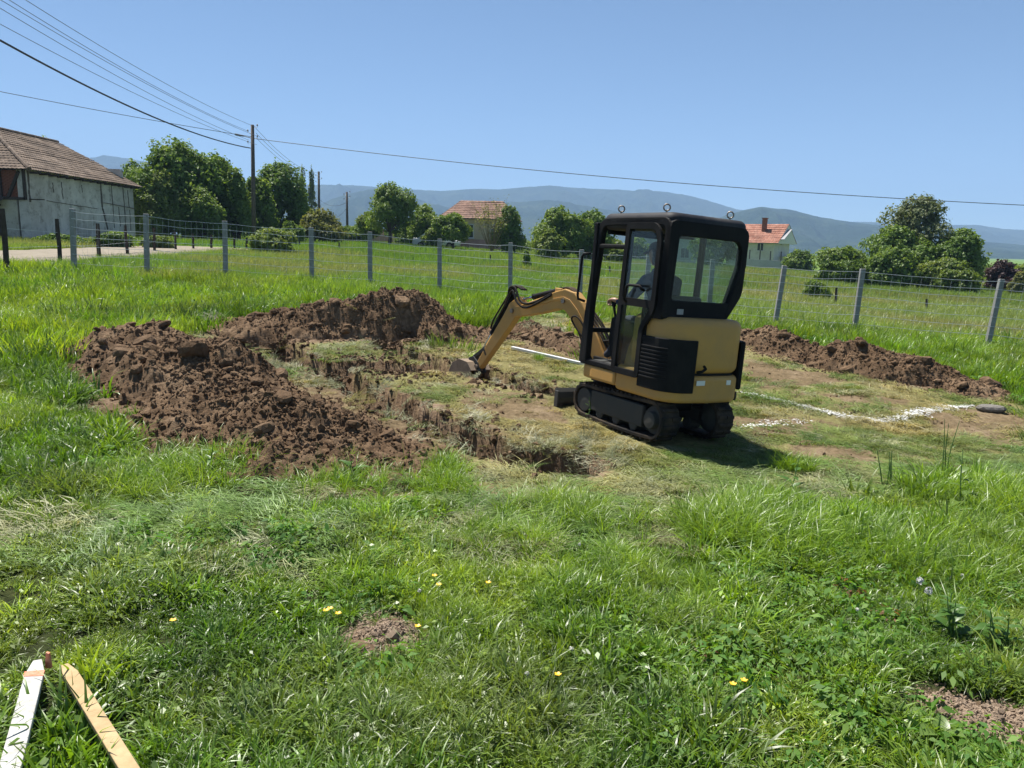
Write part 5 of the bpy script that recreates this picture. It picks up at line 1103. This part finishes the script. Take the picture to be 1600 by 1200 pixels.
def lawn_tint(x, y, P):
    n = len(x); f1 = sm(.38, .62, fbm(x*.7, y*.7, 4, 301)); f2 = sm(.5, .72, fbm(x*1.9, y*1.9, 3, 303)); f3 = sm(.56, .74, fbm(x*1.1+7, y*1.1, 4, 305))
    c = blend(np.tile(LUSH, (n, 1)), np.tile(DEEP, (n, 1)), f1*.8); c = blend(c, np.tile(YELG, (n, 1)), f2*.75); c = blend(c, np.tile(OLIVE, (n, 1)), f3*.7)
    # trampled pale swath left of the pile and the drier right corner
    sw = np.exp(-((P[:, 0]-330)/300)**2-((P[:, 1]-830-.03*(P[:, 0]-300))/55)**2); sw2 = sm(1000, 1500, P[:, 0])*sm(880, 1100, P[:, 1])
    c = blend(c, np.tile(PALE, (n, 1)), sw*(.25+.6*f2)); c = blend(c, np.tile(C(.17, .21, .055), (n, 1)), sw2*.6*(.3+.7*f2)); return c*np.exp(rng.normal(0, .24, (n, 1)))*(.72+.56*fbm(x*1.6, y*1.6, 3, 371))[:, None]
def zone_pts(n, y0, y1, sp=.80, pw=1.0):
    x, y = sample(n, y0, y1, sp, pw); P = pxof(x, y); soil, mown = zones(x, y)
    if y0 < 6:
        for a_ in range(6): q = zones(x+.085*math.cos(a_*1.05), y+.085*math.sin(a_*1.05))[0]; soil = np.maximum(soil, q)
    return x, y, P, soil, mown, piled(x, y)|ex_foot(x, y)
# foreground and middle lawn
def lawn(n, y0, y1, s0, s1, name, lab, var):
    x, y, P, soil, mown, pl = zone_pts(n, y0, y1); d = fbm(x*2.2, y*2.2, 3, 311); k = (~pl) & (rng.random(n) > soil*1.3) & (rng.random(n) > mown*.995) & (trench_z(x, y) > -.03); k &= rng.random(n) < .55+1.0*d
    x, y, P = x[k], y[k], P[k]; m = len(x); hgt = .30+2.1*np.clip(fbm(x*2.6, y*2.6, 4, 313)-.12, 0, 1)**1.25
    sw = np.exp(-((P[:, 0]-330)/300)**2-((P[:, 1]-830)/55)**2); hgt *= 1-.45*sw; hgt *= 1-.45*np.exp(-((P[:, 0]-900)/420)**2-((P[:, 1]-860)/55)**2)
    scatter(name, np.stack([x, y, surf(x, y)], 1), rotz(m, .16), (s0+(s1-s0)*rng.random(m))*hgt, lawn_tint(x, y, P), var, lab)
lawn(3600, 1.9, 4.4, .75, 1.15, 'grass', 'short bright green lawn grass in the foreground', 'lawn')
lawn(5200, 4.2, 8.5, .85, 1.25, 'grass', 'green lawn grass around the dirt piles', 'lawn2')
lawn(6500, 8.5, 19, .9, 1.4, 'grass', 'green grass along the fence', 'lawn3')
def longgrass(n, y0, y1, thr, s0, s1, fscale, lab, extra=None):
    x, y, P, soil, mown, pl = zone_pts(n, y0, y1); d = fbm(x*fscale, y*fscale, 3, 321)
    if extra is not None: d = d+extra(P)
    k = (~pl) & (d > thr) & (rng.random(n) > soil*1.3) & (rng.random(n) > mown*.997) & (trench_z(x, y) > -.05); x, y, P = x[k], y[k], P[k]; m = len(x); d = d[k]
    scatter('grass', np.stack([x, y, surf(x, y)], 1), rotz(m, .2), (s0+(s1-s0)*rng.random(m))*(.75+1.2*np.clip(d-thr, 0, .3)), lawn_tint(x, y, P)*np.array([.95, 1.0, .95]), 'long', lab)
longgrass(2400, 1.9, 5.2, .62, .42, .80, 1.1, 'longer arching grass tufts in the foreground', lambda P: .10*sm(850, 1500, P[:, 0])-.12*np.exp(-((P[:, 0]-300)/260)**2))
longgrass(4000, 5.2, 10, .61, .6, 1.1, .9, 'longer arching grass tufts round the plot')
longgrass(7000, 9.5, 20, .52, .8, 1.4, .7, 'tall grass growing up against the fence')
# tufts at given places: (px, py, spread m, count, scale)
X, Y, S = [], [], []
for px, py, sp_, n, s in ((1160, 850, .22, 60, 1.1), (1190, 825, .18, 45, 1.15), (1240, 800, .14, 26, 1.0), (1375, 855, .22, 50, 1.0), (1120, 845, .15, 26, .9), (330, 735, .16, 34, 1.0), (300, 745, .2, 30, .85), (520, 765, .25, 40, .75), (690, 735, .12, 26, .8), (700, 765, .14, 24, .8), (880, 800, .2, 26, .8), (900, 825, .2, 26, .8), (1585, 800, .3, 60, 1.2), (1540, 870, .3, 60, 1.1), (1490, 900, .3, 50, 1.0), (60, 500, .5, 80, 1.2), (30, 530, .4, 60, 1.1), (700, 940, .2, 30, .6), (640, 900, .3, 34, .6), (1240, 735, .1, 14, .9), (840, 560, .05, 6, .6), (190, 765, .25, 30, .7), (560, 610, .12, 12, .6), (820, 860, .3, 40, .75), (1050, 920, .3, 40, .7)):
    g_ = ground(px, py); X.append(rng.normal(g_[0], sp_, n)); Y.append(rng.normal(g_[1], sp_, n)); S.append(s*(.7+.5*rng.random(n)))
X, Y, S = map(np.concatenate, (X, Y, S)); P = pxof(X, Y); scatter('grass', np.stack([X, Y, surf(X, Y)], 1), rotz(len(X), .2), S, blend(lawn_tint(X, Y, P), np.tile(LUSH, (len(X), 1)), np.full(len(X), .6)), 'long', 'dense tall tufts of dark green grass left standing')
# mown, flattened grass over the plot
def hay(n, y0, y1, s0, s1, lab):
    x, y, P, soil, mown, pl = zone_pts(n, y0, y1); d = fbm(x*1.3, y*1.3, 4, 331); k = (~pl) & (mown > .5) & (rng.random(n) > soil*1.1) & (trench_z(x, y) > -.05); x, y, P, d = x[k], y[k], P[k], d[k]; m = len(x)
    az = (fbm(x*.55, y*.55, 3, 333)*9)+rng.normal(0, .7, m); f = sm(.36, .56, fbm(x*.9, y*.9, 4, 335)); g2 = sm(.5, .7, fbm(x*2.5, y*2.5, 3, 337))
    c = blend(np.tile(C(.30, .26, .11), (m, 1)), np.tile(C(.145, .205, .05), (m, 1)), f*.9); c = blend(c, np.tile(C(.085, .17, .03), (m, 1)), g2*f*.8); c = blend(c, np.tile(C(.33, .32, .22), (m, 1)), (rng.random(m) < .12)*.8)*(1+rng.normal(0, .16, (m, 1)))
    near = sm(690, 800, P[:, 1]); c = blend(c, np.tile(C(.16, .24, .075), (m, 1)), near*.55)
    scatter('cut_grass', np.stack([x, y, surf(x, y)+.004], 1), np.stack([rng.normal(0, .10, m), rng.normal(0, .10, m), az], 1), (s0+(s1-s0)*rng.random(m))*(.6+.8*d), c, 'lie', lab)
hay(6500, 5.0, 9, .6, 1.05, 'flattened cut grass drying round the excavator'); hay(5000, 9, 17, .8, 1.4, 'flattened cut grass at the back of the plot')
def swath(n):
    x, y, P, soil, mown, pl = zone_pts(n, 3.6, 7); w_ = np.exp(-((P[:, 0]-330)/310)**2-((P[:, 1]-835)/62)**2)+.9*np.exp(-((P[:, 0]-950)/330)**2-((P[:, 1]-815)/45)**2)+.7*np.exp(-((P[:, 0]-1480)/200)**2-((P[:, 1]-750)/50)**2); k = (~pl) & (rng.random(n) < w_*(.3+1.1*fbm(x*2.4, y*2.4, 3, 341))); x, y = x[k], y[k]; m = len(x); f = fbm(x*2, y*2, 3, 343)
    c = blend(np.tile(C(.13, .22, .05), (m, 1)), np.tile(C(.28, .29, .15), (m, 1)), sm(.4, .65, f))*(1+rng.normal(0, .15, (m, 1))); az = fbm(x*.8, y*.8, 3, 347)*9+rng.normal(0, .6, m)
    scatter('cut_grass', np.stack([x, y, surf(x, y)+.02], 1), np.stack([rng.normal(0, .15, m), rng.normal(0, .15, m), az], 1), .55+.6*rng.random(m), c, 'lie', 'pale trampled grass swath in front of the dirt pile')
swath(7000)
# hay caught on the piles and hanging over trench edges
X, Y, S = [], [], []
for px, py, sp_, n in ((270, 487, .5, 50), (330, 500, .3, 30), (300, 505, .15, 14), (440, 575, .15, 22), (520, 600, .2, 26), (690, 655, .2, 30), (760, 690, .25, 40), (870, 705, .3, 50), (920, 700, .25, 40), (540, 545, .2, 20), (640, 540, .2, 20), (590, 620, .2, 20), (880, 530, .3, 40), (650, 500, .2, 10), (690, 470, .1, 6)):
    g_ = ground(px, py); X.append(rng.normal(g_[0], sp_, n)); Y.append(rng.normal(g_[1], sp_, n)); S.append(.5+.5*rng.random(n))
for pts_, hw_, dp_ in TRENCH[:2]:
    q_ = np.array(pts_)
    for j_ in range(70):
        i_ = random.randrange(len(q_)-1); f_ = random.random(); c_ = q_[i_]*(1-f_)+q_[i_+1]*f_; t_ = q_[i_+1]-q_[i_]; t_ /= np.hypot(t_[0], t_[1]); sd_ = random.choice((-1, 1, 1))*(hw_*random.uniform(.75, 1.15))
        X.append(np.array([c_[0]-t_[1]*sd_])); Y.append(np.array([c_[1]+t_[0]*sd_])); S.append(np.array([random.uniform(.35, .85)]))
X, Y, S = map(np.concatenate, (X, Y, S)); Z = surf(X, Y)
for k_ in PSP: h_, u_ = pile_h(k_, X, Y); Z = np.where(u_ > 0, np.maximum(Z, gz(X, Y)+relief(X, Y)+h_), Z)
scatter('cut_grass', np.stack([X, Y, Z+.01], 1), rotz(len(X), .35), S, blend(np.tile(C(.16, .18, .08), (len(X), 1)), np.tile(C(.34, .33, .22), (len(X), 1)), rng.random(len(X))), 'lie', 'wisps of cut grass on the dug soil')
# leafy weeds
def weeds(n, y0, y1, s0, s1, bias, lab):
    x, y, P, soil, mown, pl = zone_pts(n, y0, y1); d = fbm(x*1.3, y*1.3, 4, 351)+bias(P, x, y); k = (~pl) & (rng.random(n) > soil*.95) & (mown < .5) & (d > .52); x, y, P = x[k], y[k], P[k]; m = len(x)
    c = blend(np.tile(C(.075, .20, .022), (m, 1)), np.tile(C(.16, .27, .04), (m, 1)), rng.random(m)*.8); red = rng.random(m) < .02*sm(900, 1300, P[:, 0]); c = np.where(red[:, None], C(.22, .09, .05), c)
    scatter('weeds', np.stack([x, y, surf(x, y)], 1), rotz(m, .12), s0+(s1-s0)*rng.random(m), c, 'weed', lab)
weeds(3200, 1.9, 5.6, .6, 1.15, lambda P, x, y: .22*sm(820, 1250, P[:, 0])-.10, 'low leafy weeds in the foreground')
weeds(5000, 9, 18.5, 1.1, 1.9, lambda P, x, y: .12*np.exp(-((y-13.5)/2.6)**2)-.02, 'lush leafy weeds behind the dirt piles')
# meadow beyond the fence
def meadow(n, y0, y1, kind, s0, s1, lab):
    x, y = sample(n, y0, y1, .85); k = (~onroad(x, y)); x, y = x[k], y[k]; m = len(x); f = sm(.4, .62, fbm(x*.13, y*.13, 4, 361)); f2 = sm(.5, .66, fbm(x*.33+3, y*.2, 4, 363)); rt = sm(2, 14, x)
    c = blend(np.tile(C(.13, .25, .03), (m, 1)), np.tile(C(.18, .28, .05), (m, 1)), f); c = blend(c, np.tile(C(.27, .26, .12), (m, 1)), np.clip(f2*.6+rt*.25, 0, .8))*(1+rng.normal(0, .12, (m, 1)))
    scatter('meadow_grass', np.stack([x, y, surf(x, y)], 1), rotz(m, .05), s0+(s1-s0)*rng.random(m), c, kind, lab)
meadow(11000, 17.5, 34, 'mead', .7, 1.15, 'tall green meadow grass behind the fence'); meadow(14000, 33, 90, 'far', .7, 1.1, 'green meadow reaching to the houses')

# ------------------------------------------------------------------ flowers and single weeds
YP = simple('buttercup_yellow', (.85, .48, .02), .5); STEMG = simple('stem_green', (.10, .19, .04), .7); WHP = simple('clover_white', (.72, .70, .62), .8); FLUFF = simple('seed_fluff', (.6, .6, .58), .9)
def flower(px, py, kind, h=.16, own=None):
    g_ = ground(px, py+14); z = float(surf(g_[0], g_[1])); nm_, lab, grp = {'y': ('buttercup', 'small yellow buttercup flower standing in the foreground lawn', 'yellow buttercups'), 'w': ('clover_flower', 'small whitish clover head standing in the foreground lawn', 'white clover heads'), 'd': ('dandelion_clock', 'pale dandelion seed head in the weeds at right', 'dandelion seed heads')}[kind]
    root = empty(nm_, (g_[0], g_[1], z)); tag(root, own or lab, 'flower', grp); e = Vector((random.uniform(-.02, .02), random.uniform(-.02, .02), h)); MB().tube([(0, 0, 0), e*.5+Vector((.004, 0, 0)), e], .0014, 5).build('stem', STEMG, root)
    if kind == 'y':
        for i in range(5):
            a = i*1.257; u = Vector((math.cos(a), math.sin(a), .35)); v = Vector((-math.sin(a), math.cos(a), 0)); MB().add([e, e+u*.007+v*.006, e+u*.014+v*.003, e+u*.014-v*.003, e+u*.007-v*.006], [(0, 1, 2, 3, 4)]).build('petal', YP, root)
    else:
        R = .009 if kind == 'w' else .019; P_ = rng.normal(0, 1, (90, 3)); P_ /= np.linalg.norm(P_, axis=1)[:, None]; V_, F_ = leaves(P_*R*(.7+.3*rng.random((90, 1)))+np.array(e), P_, R*.3, .4); o = link('flower_head', npmesh('flower_head', V_, F_, WHP if kind == 'w' else FLUFF), root)
for px_, py_, d_ in ((275, 1003, 'alone left of the bare soil patch'), (508, 985, 'leftmost of three beside the bare soil patch'), (522, 982, 'middle of three beside the bare soil patch'), (530, 992, 'rightmost of three beside the bare soil patch'), (655, 1008, 'at the right rim of the bare soil patch'), (680, 926, 'upper of two above the bare soil patch'), (682, 942, 'lower of two above the bare soil patch'), (760, 938, 'alone right of the upper pair'), (869, 1080, 'near the bottom centre'), (1160, 1103, 'right one of the pair amid weeds'), (1148, 1108, 'left one of the pair amid weeds')): flower(px_, py_, 'y', .14, 'yellow buttercup flower '+d_)
for px_, py_, d_ in ((825, 1075, 'left of the bottom centre buttercup'), (895, 1040, 'above the bottom centre buttercup'), (648, 945, 'just above the bare soil patch'), (1335, 980, 'left of the dandelion seed heads'), (50, 735, 'left one of two by the left edge'), (85, 737, 'right one of two by the left edge'), (905, 870, 'in the grass below the excavator shadow'), (1500, 915, 'in tall grass at the far right')): flower(px_, py_, 'w', .12, 'small white clover head '+d_)
flower(1427, 952, 'd', .2, 'pale dandelion seed head, upper left of the pair'); flower(1442, 968, 'd', .2, 'pale dandelion seed head, lower right of the pair')
LEAF = {}
def leafmesh(i):
    if i in LEAF: return LEAF[i]
    n = 7; V = []; 
    for j in range(n):
        t = j/(n-1); w_ = math.sin(math.pi*min(1, t**.75*.97+.03))**.9*.5*(.42, .28, .6)[i]; zz = -.35*t*t+.12*t
        V += [(-w_, t, zz+w_*.35), (0, t, zz), (w_, t, zz+w_*.35)]
    Fc = np.array([(3*j+k, 3*j+k+1, 3*j+k+4, 3*j+k+3) for j in range(n-1) for k in (0, 1)]); me = npmesh('leaf', np.array(V), Fc, WL, True, {'lr': ('FLOAT', np.full(len(V), .2+.3*i, np.float32))}); LEAF[i] = me; return me
WL = leafmat('dock_leaf', [(.055, .13, .022), (.09, .18, .03), (.15, .22, .05)], .4, .4, spec=.4)
def weed_plant(px, py, h, nl, ls, kind, label, stems=1, seed=0):
    g_ = ground(px, py); r = random.Random(px*3+seed); root = empty('weed', (g_[0], g_[1], float(surf(g_[0], g_[1])))); tag(root, label, 'weed', 'tall single weeds')
    for s in range(stems):
        d = Vector((r.uniform(-.3, .3), r.uniform(-.2, .2), 1))*h*r.uniform(.8, 1); o = Vector((r.uniform(-.05, .05), r.uniform(-.05, .05), 0))*(stems > 1); P_ = [o, o+d*.5+Vector((r.uniform(-.02, .02), 0, 0)), o+d]; MB().tube(P_, [.006, .0045, .002], 6).build('stem', STEMG, root)
        for i in range(nl):
            f = (i+.3)/nl; l = link('leaf', leafmesh(kind), root); l.location = o+d*f*(.92 if h > .2 else .3); k = ls*(1.15-.75*f)*r.uniform(.8, 1.2); l.scale = (k, k, k); l.rotation_euler = (r.uniform(.1, .7), 0, i*2.4+r.uniform(-.4, .4))
weed_plant(1228, 785, .42, 7, .15, 0, 'dark weed standing at the tip of the excavator shadow'); weed_plant(1500, 800, .55, 8, .14, 2, 'tall pale weed with yellowish leaves at right')
weed_plant(1475, 745, .55, 4, .06, 1, 'thin tall weed stalks right of the shadow', 3); weed_plant(1385, 760, .35, 3, .05, 1, 'slanting bare weed stalks in the flattened grass', 4, 3)
weed_plant(545, 752, .22, 5, .2, 0, 'broad-leaved weed at the foot of the long dirt pile'); weed_plant(918, 655, .24, 5, .07, 1, 'pale thin weed standing before the left track')
weed_plant(330, 745, .3, 8, .14, 1, 'leafy weed at the left front edge of the dirt pile'); weed_plant(1500, 1010, .3, 9, .13, 0, 'bushy nettle-like weed in the right foreground', 3); weed_plant(1560, 1030, .28, 9, .12, 0, 'bushy weed by the right edge', 3, 5)
weed_plant(1400, 1130, .12, 9, .13, 2, 'low broad-leaved weed beside the bare soil patch', 1); weed_plant(1470, 1165, .12, 9, .14, 2, 'low broad-leaved weed in the bottom right corner', 1)
weed_plant(1220, 960, .12, 8, .13, 2, 'low round-leaved weed amid the right foreground grass', 1); weed_plant(190, 1080, .10, 6, .09, 1, 'small plantain rosette beside the pine stake', 1)
